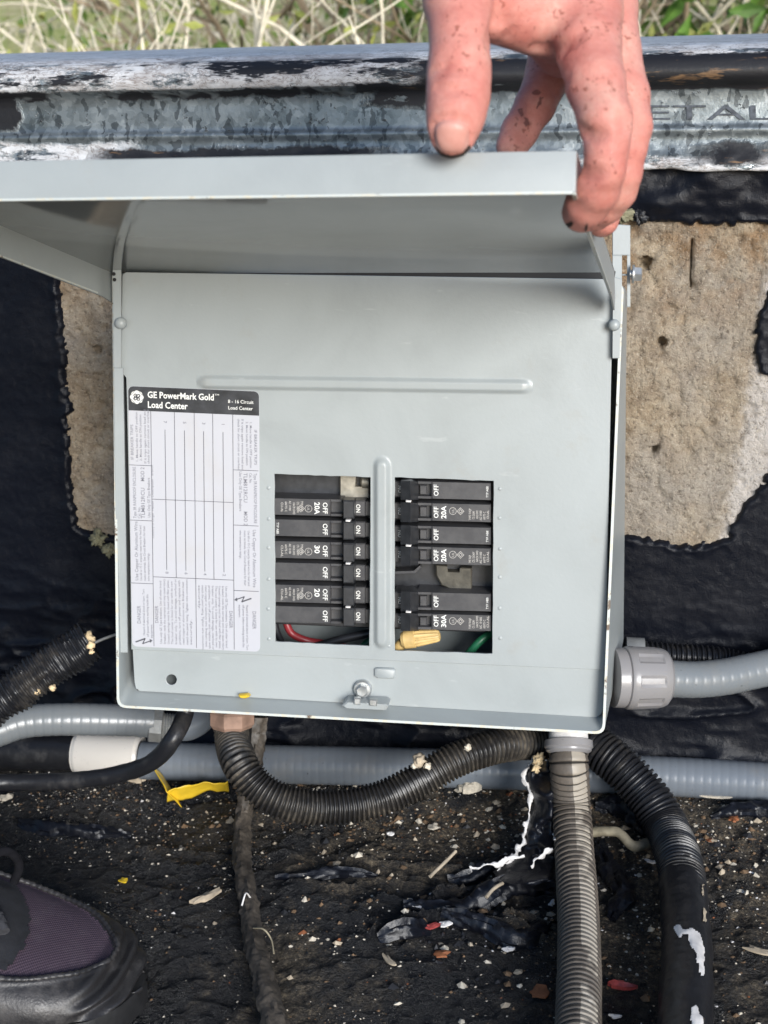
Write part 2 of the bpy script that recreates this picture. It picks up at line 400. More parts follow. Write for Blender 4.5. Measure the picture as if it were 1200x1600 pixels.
# ================================================================== SETTING
# --- roof surface (one sheet)
def axis_coords(fine0, fine1, step, lo, hi, grow=1.25):
    c = list(np.arange(fine0, fine1+step/2, step)); d = step; x = c[0]; left = []
    while x > lo: d *= grow; x -= d; left.append(max(x, lo))
    d = step; x = c[-1]; right = []
    while x < hi: d *= grow; x += d; right.append(min(x, hi))
    return np.array(left[::-1]+c+right)
gx = axis_coords(-0.36, 0.42, 0.0018, -2.5, 2.5); gy = axis_coords(-0.50, 0.035, 0.0018, -2.6, 0.06)
GX, GY = np.meshgrid(gx, gy, indexing='ij')
FOLD = onZ(740, 1420)
def roof_height(X, Y):
    X = np.asarray(X, float); Y = np.asarray(Y, float)
    h = 0.006*fbm(X*7, Y*7, 0, 3, 3) + 0.0042*fbm(X*38, Y*38, 0, 5, 5, .6) + 0.0019*fbm(X*170, Y*170, 0, 3, 9)
    wx = X + 0.02*fbm(X*12, Y*12, 0, 2, 21); wy = Y + 0.02*fbm(X*12, Y*12, 0, 2, 22)
    rid = 1-np.abs(fbm(wx*16, wy*46, 0, 2, 31))*2.2
    zone = np.exp(-(((X-FOLD.x)/0.085)**2+((Y-FOLD.y)/0.06)**2))
    h = h + 0.012*zone*np.clip(rid, 0, 1)**3
    swirl = 1-np.abs(fbm(wx*6+3, wy*20, 0, 2, 41))*3
    h = h + 0.0035*np.clip(swirl, 0, 1)**2*sstep(0.1, 0.4, fbm(X*4, Y*4, 0, 2, 43)+0.35)
    # debris banked against the foot of the wall
    h = h + 0.010*np.exp(-((Y+0.03)/0.03)**2)*(0.4+0.6*vnoise(X*30, Y*30, 0, 51))
    return h - 0.004 + ZG
roof_me = grid_mesh('roof', np.stack([GX, GY, roof_height(GX, GY)], -1)); roof_me.materials.append(M['roof'])
roof = link('roof', roof_me, None, True, 180); tag(roof, 'black tarred flat roof strewn with grit', None, None, 'structure')
def ground_at(u, v, lift=0.0):
    p = onZ(u, v, 0); z = float(roof_height(p.x, p.y))-ZG; p = onZ(u, v, z); return Vector((p.x, p.y, float(roof_height(p.x, p.y))+lift))

# --- parapet wall: concrete core, tar coating with a scraped opening, metal coping
WALL_T = 0.30; COP_Z = 0.456
def poly_sd(px, pz, poly):
    """signed distance (positive inside) of points to polygon, numpy"""
    P = np.array(poly); d = np.full(px.shape, 1e9); ins = np.zeros(px.shape, bool); n = len(P)
    for i in range(n):
        a, b = P[i], P[(i+1) % n]; e = b-a; wx = px-a[0]; wz = pz-a[1]
        t = np.clip((wx*e[0]+wz*e[1])/(e@e), 0, 1); d = np.minimum(d, np.hypot(wx-e[0]*t, wz-e[1]*t))
        c = ((a[1] <= pz) & (b[1] > pz)) | ((b[1] <= pz) & (a[1] > pz))
        xi = a[0] + (pz-a[1])/np.where(abs(e[1]) < 1e-12, 1e-12, e[1])*e[0]
        ins ^= c & (px < xi)
    return np.where(ins, d, -d)
patch_px = [(86,395),(92,430),(98,500),(103,600),(107,700),(110,790),(118,820),(140,832),(175,838),(600,850),(960,838),(1000,842),(1050,853),(1095,853),(1140,845),
            (1152,822),(1168,795),(1188,765),(1196,744),(1240,738),(1240,600),(1200,580),(1189,560),(1184,540),(1192,524),(1188,500),(1194,488),(1206,455),(1260,430),(1260,352),(1150,343),(1080,342),(1000,338),(900,338),(500,345),(150,352),(86,362)]
patch = [(onY(u, v).x, onY(u, v).z) for u, v in patch_px]
wx_ = axis_coords(-0.33, 0.36, 0.0016, -2.5, 2.5); wz_ = np.arange(0.0, COP_Z+0.012, 0.0016)
WX, WZ = np.meshgrid(wx_, wz_, indexing='ij')
jag = 0.0042*fbm(WX*55, WZ*55, 0, 5, 61, .6)+0.0034*fbm(WX*240, WZ*240, 0, 3, 62)
SD = poly_sd(WX, WZ, patch)+jag
# concrete
cy = 0.0018*fbm(WX*40, WZ*40, 0, 5, 71, 0.6) + 0.0007*fbm(WX*330, WZ*330, 0, 2, 73)
pit = fbm(WX*150, WZ*150, 0, 3, 77); cy = cy + 0.0022*sstep(0.28, 0.5, pit)
c0 = onY(1030, 420); spall = np.exp(-(((WX-c0.x)/0.028)**2+((WZ-c0.z)/0.03)**2))
cy = cy + 0.0012*fbm(WX*110, WZ*110, 0, 3, 74) + spall*0.006*(0.5+fbm(WX*90, WZ*90, 0, 4, 79))
# slot sawn in the concrete
s0 = onY(1081, 376); s1 = onY(1078, 452)
slot = (np.abs(WX-(s0.x+(s1.x-s0.x)*(s0.z-WZ)/(s0.z-s1.z))) < 0.0011) & (WZ < s0.z) & (WZ > s1.z)
cy = cy + 0.008*slot
for (u, v, r) in [(1033,536,.0036), (1022,706,.0030), (1007,411,.0042), (152,548,.0030)]:
    c = onY(u, v); cy = cy + 0.012*(np.hypot(WX-c.x, WZ-c.z) < r)
conc_me = grid_mesh('parapet_wall', np.stack([WX, cy, WZ], -1))
def conc_mat():
    t = NT('weathered_concrete'); pos = t.world_pos(); xyz = t.sep(pos)
    big = t.noise(11, 6, 0.6, vec=pos); fine = t.noise(300, 5, 0.75, vec=pos); mid = t.noise(60, 6, 0.7, vec=pos)
    b = t.ramp(mid, [(0.30, (0.20, 0.135, 0.078)), (0.48, (0.37, 0.285, 0.19)), (0.66, (0.54, 0.445, 0.32))])
    b = t.mix(t.ramp(big, [(0.42, 0.1), (0.62, 0.75)]), b, (0.39, 0.355, 0.31))
    # rusty brown where the surface is spalled, bottom right whitish paint left on the edge
    br = t.math('MULTIPLY', t.ramp(t.noise(24, 4, 0.6, vec=pos), [(0.45, 0.0), (0.6, 1.0)]), t.ramp(xyz[2], [(0.355, 0.0), (0.395, 1.0)]))
    b = t.mix(t.math('MULTIPLY', br, 0.75), b, (0.30, 0.17, 0.075))
    edge = t.math('ADD', xyz[0], t.math('MULTIPLY', t.math('SUBTRACT', t.noise(40, 5, 0.7, vec=pos), 0.5), 0.035))
    slope = t.math('ADD', edge, t.math('MULTIPLY', xyz[2], -0.12))
    xw = onY(1158, 700); k0 = xw.x-0.12*xw.z
    b = t.mix(t.ramp(slope, [(max(0, k0-0.003), 0.0), (k0+0.001, 0.9)]), b, (0.62, 0.57, 0.52))
    sp = t.ramp(fine, [(0.36, 1.0), (0.46, 0.0)]); b = t.mix(t.math('MULTIPLY', sp, 0.65), b, (0.09, 0.065, 0.045))
    lt = t.ramp(t.noise(520, 3, 0.7, vec=pos), [(0.58, 0.0), (0.66, 1.0)]); b = t.mix(t.math('MULTIPLY', lt, 0.5), b, (0.68, 0.60, 0.48))
    t.setp(base=b, rough=0.92, spec=0.25); t.bump(t.math('ADD', mid, t.math('MULTIPLY', fine, 1.1)), 1.0, 0.0035); return t.m
M['concrete'] = conc_mat(); conc_me.materials.append(M['concrete'])
wall = link('parapet_wall', conc_me, None, True, 180)
tag(wall, 'low concrete parapet wall coated in black tar with metal coping', 'wall')
mb = MB(); mb.box((-2.5, 0.022, -0.3), (2.5, WALL_T, COP_Z+0.03)); mb.build('wall_core', M['concrete'], wall, False)
# tar coating
thick = 0.0028 + 0.0006*fbm(WX*30, WZ*70, 0, 4, 81) + 0.0003*fbm(WX*300, WZ*300, 0, 2, 83)
wr = 1-np.abs(fbm(WX*14+0.3*fbm(WX*9, WZ*9, 0, 2, 87), WZ*40, 0, 3, 85))*2.4
thick = thick + 0.0055*np.clip(wr, 0, 1)**2*sstep(0.19, 0.06, WZ)
thick = thick + 0.0018*sstep(0.006, 0.0, np.abs(SD))*vnoise(WX*150, WZ*150, 0, 89)      # curled torn rim
band = sstep(0.425, 0.437, WZ+0.006*fbm(WX*25, WZ*25, 0, 3, 91))                                  # extra bead under the coping
thick = thick + band*(0.004+0.004*fbm(WX*35, WZ*60, 0, 3, 93))
cove = 0.016*np.clip((ZG+0.045-WZ)/0.045, 0, 1.6)**2.0
ty = -0.0012 - thick - cove
ins = sstep(0.0, 0.004, SD); ty = ty*(1-ins) + (cy+0.004)*ins
keep = (SD[:-1,:-1] < 0.0045) & (SD[1:,1:] < 0.0045)
tar_me = grid_mesh('tar_coating', np.stack([WX, ty, WZ], -1), keep); tar_me.materials.append(M['tar'])
link('tar_coating', tar_me, wall, True, 180)

# --- coping
prof = [(0.32,0.44),(0.33,0.50),(0.325,0.526),(0.30,0.533),(0.10,0.531),(0.02,0.530),(0.002,0.5285),(-0.008,0.5255),(-0.0145,0.5205),(-0.0175,0.5145),(-0.0165,0.5095),(-0.0125,0.5068),
        (-0.0085,0.5045),(-0.0075,0.499),(-0.0080,0.490),(-0.0086,0.4822),(-0.0113,0.4806),(-0.0119,0.4795),(-0.0112,0.4783),(-0.0098,0.4750),(-0.0112,0.4690),(-0.0130,0.4660),(-0.0150,0.4635),(-0.0172,0.4595),(-0.0178,0.4568),(-0.0160,0.4555),(-0.006,0.4560),(0.0,0.4575)]
pa = np.array(prof); L = np.r_[0, np.cumsum(np.linalg.norm(np.diff(pa, axis=0), axis=1))]
ss = np.r_[np.linspace(0, L[4], 12)[:-1], np.linspace(L[4], L[-1], 150)]
py = np.interp(ss, L, pa[:,0]); pz = np.interp(ss, L, pa[:,1])
for _ in range(2):
    py[1:-1] = (py[:-2]+2*py[1:-1]+py[2:])/4; pz[1:-1] = (pz[:-2]+2*pz[1:-1]+pz[2:])/4
cx = axis_coords(-0.34, 0.38, 0.002, -2.5, 2.5)
CX, CI = np.meshgrid(cx, np.arange(len(ss)), indexing='ij')
CYv = py[CI]; CZv = pz[CI]
dent = 0.0012*fbm(CX*9, CZv*30, 0, 3, 101)
low = sstep(0.474, 0.462, CZv)
dent = dent + low*0.0030*fbm(CX*60, CZv*120, 0, 4, 103)
cop_me = grid_mesh('metal_coping', np.stack([CX, CYv-dent, CZv+low*0.0020*fbm(CX*50, CZv*3, 0, 3, 105)], -1))
def coping_mat():
    t = NT('galvanised_coping'); pos = t.world_pos(); x, y, z = t.sep(pos)
    wob_ = t.n('ShaderNodeVectorMath', operation='ADD'); sc_ = t.n('ShaderNodeVectorMath', operation='SCALE'); sc_.inputs['Scale'].default_value = 0.010
    nz_ = t.n('ShaderNodeTexNoise'); nz_.inputs['Scale'].default_value = 110; nz_.inputs['Detail'].default_value = 5; t.l(pos, nz_.inputs['Vector']); t.l(nz_.outputs['Color'], sc_.inputs[0]); t.l(pos, wob_.inputs[0]); t.l(sc_.outputs[0], wob_.inputs[1])
    fl = t.vor(230, out='Color', vec=wob_.outputs[0]); g = t.n('ShaderNodeSeparateColor'); t.l(fl, g.inputs[0])
    fl2 = t.vor(90, out='Color', vec=wob_.outputs[0]); g2 = t.n('ShaderNodeSeparateColor'); t.l(fl2, g2.inputs[0])
    flake = t.math('ADD', t.math('MULTIPLY', g.outputs[0], 0.42), t.math('MULTIPLY', g2.outputs[0], 0.33))
    mp3 = t.n('ShaderNodeMapping'); mp3.inputs['Rotation'].default_value = (0, .7, 0); mp3.inputs['Scale'].default_value = (1.0, 1.0, 0.42); t.l(wob_.outputs[0], mp3.inputs['Vector'])
    g3 = t.n('ShaderNodeSeparateColor'); t.l(t.vor(330, out='Color', vec=mp3.outputs['Vector']), g3.inputs[0]); chipm = t.math('LESS_THAN', g3.outputs[0], 0.14)
    dull = t.noise(14, 5, 0.6, vec=pos)
    flake = t.math('ADD', flake, t.math('MULTIPLY', t.math('SUBTRACT', dull, 0.38), 1.1))
    zinc = t.ramp(flake, [(0.05, (0.10, 0.115, 0.12)), (0.30, (0.20, 0.225, 0.23)), (0.60, (0.28, 0.31, 0.315)), (0.95, (0.42, 0.45, 0.45))])
    zinc = t.mix(t.math('MULTIPLY', chipm, 0.75), zinc, (0.075, 0.085, 0.09))
    n1 = t.noise(26, 6, 0.7, vec=pos); n2 = t.noise(95, 6, 0.72, vec=t.coord('Object', (0.35, 1, 1))); n3 = t.noise(9, 4, 0.6, vec=pos)
    def band(v, a, b, w=0.0025):      # 1 between a and b
        nd1 = t.n('ShaderNodeMapRange'); nd1.inputs[1].default_value = a-w; nd1.inputs[2].default_value = a+w; t.l(v, nd1.inputs[0])
        nd2 = t.n('ShaderNodeMapRange'); nd2.inputs[1].default_value = b-w; nd2.inputs[2].default_value = b+w; t.l(v, nd2.inputs[0])
        return t.math('MULTIPLY', nd1.outputs[0], t.math('SUBTRACT', 1.0, nd2.outputs[0]))
    zj = t.math('ADD', z, t.math('MULTIPLY', t.math('SUBTRACT', n1, 0.5), 0.016))
    xj = t.math('ADD', x, t.math('MULTIPLY', t.math('SUBTRACT', n1, 0.5), 0.06))
    # white primer on the nose (left) and on the lower flange, with gaps
    nose = band(z, 0.5085, 0.60, 0.0008); flange = t.math('MAXIMUM', t.math('MULTIPLY', band(zj, 0.440, 0.4760, 0.0012), band(xj, -3, -0.15, 0.012)), band(zj, 0.440, 0.4645, 0.0012))
    gap = t.ramp(n2, [(0.40, 0.0), (0.47, 1.0)])
    white = t.math('MULTIPLY', t.math('MAXIMUM', t.math('MULTIPLY', nose, band(xj, -3, 0.42, 0.03)), flange), gap); crest_glare = band(z, 0.5258, 0.60, 0.0006); white = t.math('MAXIMUM', white, t.math('MULTIPLY', crest_glare, t.ramp(n2, [(0.30, 0.35), (0.40, 0.95)])))  # crest whitened all along, sky glare put into the colour
    def veins(sc, st, w):
        v_ = t.noise(sc, 6, 0.72, vec=t.coord('Object', st), dist=.8); return t.ramp(t.math('ABSOLUTE', t.math('SUBTRACT', v_, 0.5)), [(w*.4, 1.0), (w, 0.0)])
    vein = t.math('MAXIMUM', t.math('MULTIPLY', veins(42, (.3, 1, 1), .022), t.ramp(t.noise(20, 4, .6, vec=pos), [(.45, 0.), (.6, 1.)])), t.math('MULTIPLY', veins(90, (.4, 1, 1), .02), .8))
    wc = t.ramp(t.noise(70, 5, 0.7, vec=pos), [(0.3, (0.45, 0.44, 0.43)), (0.6, (0.66, 0.66, 0.66))]); wc = t.mix(t.math('MULTIPLY', vein, .8), wc, (.13, .095, .075)); wc = t.mix(t.ramp(t.noise(30, 5, .7, vec=t.coord('Object', (.3, 1, 1))), [(.5, 0.), (.7, .55)]), wc, (.30, .25, .22))
    # black tar
    k_nose = t.math('MULTIPLY', band(t.math('ADD', z, t.math('MULTIPLY', t.math('SUBTRACT', n1, 0.5), 0.007)), 0.5030, 0.5235, 0.0006), t.math('MAXIMUM', band(xj, 0.040, 3, 0.008), t.math('MULTIPLY', band(xj, -0.21, -0.10, 0.03), 0.0)))
    k_thin = t.math('MULTIPLY', band(zj, 0.503, 0.5085, 0.0006), t.ramp(n3, [(0.50, 0.0), (0.54, 1.0)]))
    k_left = t.math('MULTIPLY', band(zj, 0.4835, 0.5085, 0.001), band(xj, -3, -0.2325, 0.003))
    k_mid = t.math('MULTIPLY', band(zj, 0.4955, 0.510, 0.0012), band(xj, 0.005, 0.055, 0.004))
    k_low = t.math('MULTIPLY', band(zj, 0.4590, 0.4715, 0.0008), t.math('MAXIMUM', band(xj, -0.175, 0.025, 0.010), band(xj, 0.222, 0.262, 0.01)))
    k_top = t.math('MULTIPLY', band(z, 0.5125, 0.5258, 0.0008), t.ramp(t.noise(60, 5, 0.75, vec=t.coord('Object', (0.22, 1, 1))), [(0.50, 0.0), (0.55, 1.0)]))
    fleck = t.ramp(t.noise(180, 4, 0.7, vec=pos), [(0.64, 0.0), (0.68, 1.0)])
    black = k_nose
    for q in (k_thin, k_left, k_mid, k_low, k_top): black = t.math('MAXIMUM', black, q)
    black = t.math('MULTIPLY', black, t.ramp(n2, [(0.66, 1.0), (0.70, 0.12)]))
    black = t.math('MAXIMUM', black, t.math('MULTIPLY', fleck, 0.8))
    rust = t.math('MULTIPLY', t.math('MAXIMUM', k_low, k_nose), t.ramp(t.noise(130, 4, 0.7, vec=t.coord('Object', (0.2, 1, 1))), [(0.57, 0.0), (0.66, 0.8)]))
    tarc = t.mix(rust, (0.012, 0.0115, 0.013), (0.20, 0.115, 0.055))
    b = t.mix(white, zinc, wc); b = t.mix(black, b, tarc)
    cover = t.math('MAXIMUM', white, black)
    t.setp(base=b, metal=t.math('MULTIPLY', t.math('SUBTRACT', 1.0, cover, True), 0.75), rough=t.mix(black, t.mix(white, t.ramp(flake, [(0, 0.3), (1, 0.5)]), (0.5,)*3), (0.5,)*3))
    t.bump(t.math('ADD', t.math('MULTIPLY', cover, 1.6), t.math('MULTIPLY', t.noise(240, 5, 0.7, vec=pos), 0.5)), 0.45, 0.0012); return t.m
M['coping'] = coping_mat(); cop_me.materials.append(M['coping'])
coping = link('metal_coping', cop_me, wall, True, 180)

# --- text helper: flat print built as meshes; place(u, v) maps layout units to a 3-D point
_tcache = {}
def text_verts(body, bold=0.0, res=2):
    key = (body, bold)
    if key not in _tcache:
        cu_ = bpy.data.curves.new('print', 'FONT'); cu_.body = body; cu_.resolution_u = res; cu_.offset = bold; cu_.size = 1.0
        ob = bpy.data.objects.new('print', cu_); COL.objects.link(ob)
        dg = bpy.context.evaluated_depsgraph_get(); me = bpy.data.meshes.new_from_object(ob.evaluated_get(dg))
        V = np.array([v.co[:2] for v in me.vertices]) if len(me.vertices) else np.zeros((0, 2)); F = [tuple(p.vertices) for p in me.polygons]
        bpy.data.objects.remove(ob); bpy.data.curves.remove(cu_); bpy.data.meshes.remove(me); _tcache[key] = (V, F)
    return _tcache[key]
def put_text(mb, body, o, size, mode, place, mi=0, bold=0.0, width=None, center=False):
    """mode h: reads right; cw: reads downwards; ccw: reads upwards"""
    V, F = text_verts(body, bold)
    if not len(V): return
    w = V[:, 0].max()-min(0, V[:, 0].min()); sx = size if width is None else width/w
    X = V[:, 0]*sx; Y = V[:, 1]*size
    if center: X = X - w*sx/2
    if mode == 'h': uu, vv = o[0]+X, o[1]-Y
    elif mode == 'cw': uu, vv = o[0]+Y, o[1]+X
    else: uu, vv = o[0]-Y, o[1]-X
    mb.add([place(a, b) for a, b in zip(uu, vv)], F, mi)
mb = MB()
put_text(mb, 'ETAL', (1004, 187), 33, 'h', lambda u, v: onY(u, v, -0.0090), 0, 0.0, 205)
pr_ = mb.build('printing', plain('faded_stamp_ink', (0.075, 0.085, 0.10), 0.6, 0.2, 300, 0.5), coping, False)

# ================================================================== ELECTRICAL PANEL
PM = cammat((0.18493036, 0.09693781, 0.03402736), (-0.01413361, -0.00362714, 0.87843474))
PMI = PM.inverted(); PCAM = PMI @ CPOS
def bl(u, v, y=0.0):
    """photo pixel -> panel-local point on the plane local Y = y"""
    d = PMI.to_3x3() @ ray(u, v); return PCAM + d*((y-PCAM.y)/d.y)
panel = empty('electrical_panel', PM)
tag(panel, 'open grey steel electrical panel leaning at the parapet with lid raised', 'electrical panel')
CV = 0.012                                            # depth of the cover's face
def quad(px, y): return [bl(u, v, y) for u, v in px]
def block(mb, px, yf, yb, ch=0.0, mi=0):
    """solid with a front face outlined in photo pixels (clockwise from top left), chamfered rim"""
    A = quad(px, yf); c = sum(A, Vector())/len(A); n = len(A)
    V = []
    if ch:
        for p in A: d = (c-p); V.append(p + d.normalized()*ch*1.3)
        V += [p+Vector((0, ch, 0)) for p in A]
    else: V += A
    V += [Vector((p.x, yb, p.z)) for p in A]
    k = len(V)//n
    F = [tuple(range(n))] + [(j*n+i, j*n+(i+1) % n, (j+1)*n+(i+1) % n, (j+1)*n+i) for j in range(k-1) for i in range(n)] + [tuple((k-1)*n+i for i in range(n))]
    mb.add(V, F, mi)

# --- enclosure: back, splayed sides, thin front rim
Fq = [bl(175,421,0.0150), bl(975,441,0.0150), bl(945,1147,0.0), bl(183,1105,0.0)]
Bk = 0.092
Bq = [Vector((Fq[0].x, Bk, Fq[0].z-0.006)), Vector((bl(985,352,Bk).x, Bk, Fq[1].z-0.004)), bl(974,1012,Bk), Vector((Fq[3].x, Bk, Fq[3].z+0.004))]
Bq[3].z = Bq[2].z
def inset(Q, d):
    c = sum(Q, Vector())/4; return [Vector((p.x+math.copysign(d, c.x-p.x), p.y, p.z+math.copysign(d, c.z-p.z))) for p in Q]
t_ = 0.0016
mb = MB(); Fi = inset(Fq, t_); Bi = inset(Bq, t_); Bi = [p-Vector((0, t_, 0)) for p in Bi]
def rounded(Q, r, k=5):
    out = []
    for i in range(4):
        p, a, b = Q[i], Q[i-1], Q[(i+1) % 4]; da = (a-p).normalized(); db = (b-p).normalized()
        for j in range(k+1):
            t = j/k; out.append(p + da*r*(1-t)**2 + db*r*t**2)
    return out
Fo, Fin, Bo, Bin = [rounded(q, r) for q, r in ((Fq, .006), (Fi, .005), (Bq, .006), (Bi, .005))]
n = len(Fo); V = Fo+Bo+Fin+Bin
F = []
for i in range(n):
    j = (i+1) % n
    F += [(i, j, n+j, n+i), (2*n+i, 2*n+j, 3*n+j, 3*n+i)]
F += [tuple(n+i for i in range(n)), tuple(3*n+i for i in range(n))]
mb.add(V, F)
mb.build('enclosure', M['paint'], panel, True, 30)
mb = MB()
Fr = [p+Vector((0, -0.0006, 0)) for p in Fo]; Fri = [p+Vector((0, -0.0006, 0)) for p in Fin]
V = Fr+Fri+Fo+Fin; F = []
for i in range(n):
    j = (i+1) % n; F += [(i, j, n+j, n+i), (i, j, 2*n+j, 2*n+i), (n+i, n+j, 3*n+j, 3*n+i)]
mb.add(V, F); mb.build('front_rim', M['edge'], panel, True, 30)
# inner return flanges at both sides (the cover rests on them), with the round dimples
mb = MB()
for px in ([(176,421),(189,421),(189,575),(178,575)], [(178,575),(192,575),(199,1020),(183,1020)], [(958,432),(972,436),(968,560),(957,560)]):
    mb = MB(); block(mb, px, 0.006, 0.0075, 0.0003); mb.build('side_flange', M['paint'], panel, True, 30)
for (u, v, r) in [(188,505,.0036), (960,508,.0034)]:
    mb = MB(); c = bl(u, v, 0.005)
    lathe(mb, [(0.002, r), (0.0, r), (-0.0012, r*.9), (-0.0022, r*.6), (-0.0026, r*.2)], axis_matrix(c, (0, 1, 0)), 20); mb.build('dimple', M['paint'], panel)
for (u, v) in [(178,428),(179,437)]:
    mb = MB(); lathe(mb, [(0, .0011), (-0.0004, .0011)], axis_matrix(bl(u, v, 0.0056), (0, 1, 0)), 12); mb.build('flange_hole', M['dark'], panel)  # black discs standing in for holes in the flange
# hinge ear at the right with its slot and bolt
mb = MB()
for px in ([(957,350),(985,352),(985,399),(957,399)], [(957,399),(972,399),(972,470),(957,470)], [(980,399),(985,399),(985,480),(980,480)], [(972,428),(980,428),(980,431),(972,431)]):
    block(mb, px, 0.055, 0.058, 0.0004)
mb.build('hinge_ear', M['paint'], panel, True, 30)
mb = MB(); c = bl(984, 428, 0.05); X = Vector((1, 0, 0))
lathe(mb, [(0, .0024), (.0035, .0024)], axis_matrix(c, X), 16)
lathe(mb, [(.0015, .0056), (.0026, .0056)], axis_matrix(c, X), 20); lathe(mb, [(.0026, .0046), (.0066, .0046), (.0072, .0036)], axis_matrix(c, X), 6)
mb.build('hinge_bolt', M['bolt'], panel, True, 30)

# --- cover (dead front) with two breaker openings and a knock-out hole
def cover_polys(outer, holes, name, yf, thick, mat, parent):
    cu_ = bpy.data.curves.new(name, 'CURVE'); cu_.dimensions = '2D'; cu_.fill_mode = 'BOTH'; cu_.extrude = thick/2
    cu_.bevel_depth = 0.0003; cu_.bevel_resolution = 1
    for loop in [outer]+holes:
        sp = cu_.splines.new('POLY'); sp.points.add(len(loop)-1); sp.use_cyclic_u = True
        for p, q in zip(sp.points, loop): p.co = (q.x, q.z, 0, 1)
    ob = bpy.data.objects.new(name, cu_); COL.objects.link(ob)
    dg = bpy.context.evaluated_depsgraph_get(); me = bpy.data.meshes.new_from_object(ob.evaluated_get(dg)); bpy.data.objects.remove(ob)
    me.transform(Matrix(((1, 0, 0, 0), (0, 0, -1, yf+thick/2), (0, 1, 0, 0), (0, 0, 0, 1))))
    me.materials.clear(); me.materials.append(mat)
    return link(name, me, parent, True, 30)
def arc_px(u, v, r, k=20): return [bl(u+r*math.cos(2*math.pi*i/k), v+r*math.sin(2*math.pi*i/k), CV) for i in range(k)]
def wob(px, k=14, amp=0.5):
    """torn knock-out edge: straight outline with a little unevenness"""
    out = []
    for i in range(len(px)):
        a, b = px[i], px[(i+1) % len(px)]
        for j in range(k):
            t = j/k; out.append((a[0]+(b[0]-a[0])*t+random.uniform(-amp, amp), a[1]+(b[1]-a[1])*t+random.uniform(-amp, amp)))
    return out
LOP = [(428,740),(580,745),(578,1010),(430,1003)]; ROP = [(616,745),(772,751),(770,1022),(616,1017)]
outer = [(192,429),(198,426),(950,437),(957,440),(952,700),(945,1046),(206,1014),(204,850),(199,620),(198,590),(190,580)]
cover = cover_polys([bl(u, v, CV) for u, v in outer], [[bl(u, v, CV) for u, v in wob(LOP)], [bl(u, v, CV) for u, v in wob(ROP)]], 'cover', CV, 0.0014, M['paint'], panel)
low = [(208,1014),(944,1046),(942,1107),(939,1115),(932,1120),(219,1079),(213,1075),(211,1066)]
low_o = cover_polys([bl(u, v, CV+.0016) for u, v in low], [arc_px(267, 1063, 9)], 'cover_skirt', CV+.0016, 0.0012, M['paint'], cover)
# pressed ribs
def rib(px_a, px_b, rad_px, height, name='pressed_rib'):
    a = bl(*px_a, CV); b = bl(*px_b, CV); r = rad_px*0.00038; ax = (b-a); Ln = ax.length; ax.normalize(); nrm = Vector((-ax.z, 0, ax.x))
    nu, nv = 90, 26; P = np.zeros((nu, nv, 3))
    for i in range(nu):
        for j in range(nv):
            su = -r*1.25+(Ln+2.5*r)*i/(nu-1); sv = -1.25*r+2.5*r*j/(nv-1)
            d = math.hypot(su-min(max(su, 0), Ln), sv)/r
            h = height*(1-float(sstep(0.35, 1.05, np.array(d)))) if d < 1.05 else 0
            p = a+ax*su+nrm*sv; P[i, j] = (p.x, CV-0.00045-h, p.z)
    me = grid_mesh(name, P); me.materials.append(M['paint']); return link(name, me, cover, True, 180)
rib((322,597), (817,604), 12, 0.0019); rib((597,728), (597,1000), 14.5, 0.0026)
mb = MB(); block(mb, [(214,1071),(938,1115),(938,1122),(214,1081)], CV+.0034, CV+.006); mb.build('seam_shade', M['dark'], cover, False)  # black strip added as the shade line under the skirt
mb = MB(); block(mb, [(186,414),(962,424),(960,437),(190,427)], CV+.0010, CV+.0028); mb.build('seam_shade', M['dark'], cover, False)  # black strip added as the dark seam between lid and cover
# little pressed nubs at the twist-outs
for k in range(6):
    for (u, v) in ((420, 762+47*k), (587, 775+46*k), (608, 770+48*k), (781, 762+47*k)):
        mb = MB(); c = bl(u+random.uniform(-1, 1), v+random.uniform(-2, 2), CV)
        lathe(mb, [(-.0003, .0013), (-.0005, .0010), (-.0007, .0005), (-.0008, .0001)], axis_matrix(c, (0, 1, 0)), 12); mb.build('twist_out_nub', M['paint'], cover)
# slot bump, bolt, latch
mb = MB(); block(mb, [(585,1046),(588,1044),(615,1045),(618,1048),(618,1058),(614,1061),(589,1060),(585,1057)], CV-.0012, CV+.001, 0.0008); mb.build('pressed_tab', M['paint'], cover)
mb = MB(); c = bl(567, 1076, CV)
Mx = axis_matrix(c, (0, -1, 0)); lathe(mb, [(-.004, .0057), (.0020, .0057), (.0028, .0050)], Mx, 28); lathe(mb, [(.0024, .0040), (.0058, .0040), (.0064, .0032), (.0062, .0012)], Mx @ Matrix.Rotation(.3, 4, 'X'), 6)
mb.build('cover_bolt', M['bolt'], panel, True, 30)
mb = MB()
block(mb, [(541,1097),(602,1100),(607,1103),(603,1110),(539,1107),(534,1103)], -0.002, 0.012, 0.0010)
mb.build('latch_tab', M['paint'], panel, True, 30)
mb = MB()
for px in ([(553,1091),(563,1091),(563,1102),(553,1101)], [(577,1093),(589,1094),(589,1104),(577,1103)]): block(mb, px, -0.0035, 0.0, 0.0006)
mb.build('latch_hasp', M['bolt'], panel, True, 30)
mb = MB(); block(mb, [(372,1087),(386,1086),(390,1089),(383,1092),(375,1091)], 0.006, 0.011, 0.0006); mb.build('yellow_clip', M['tape'], panel)

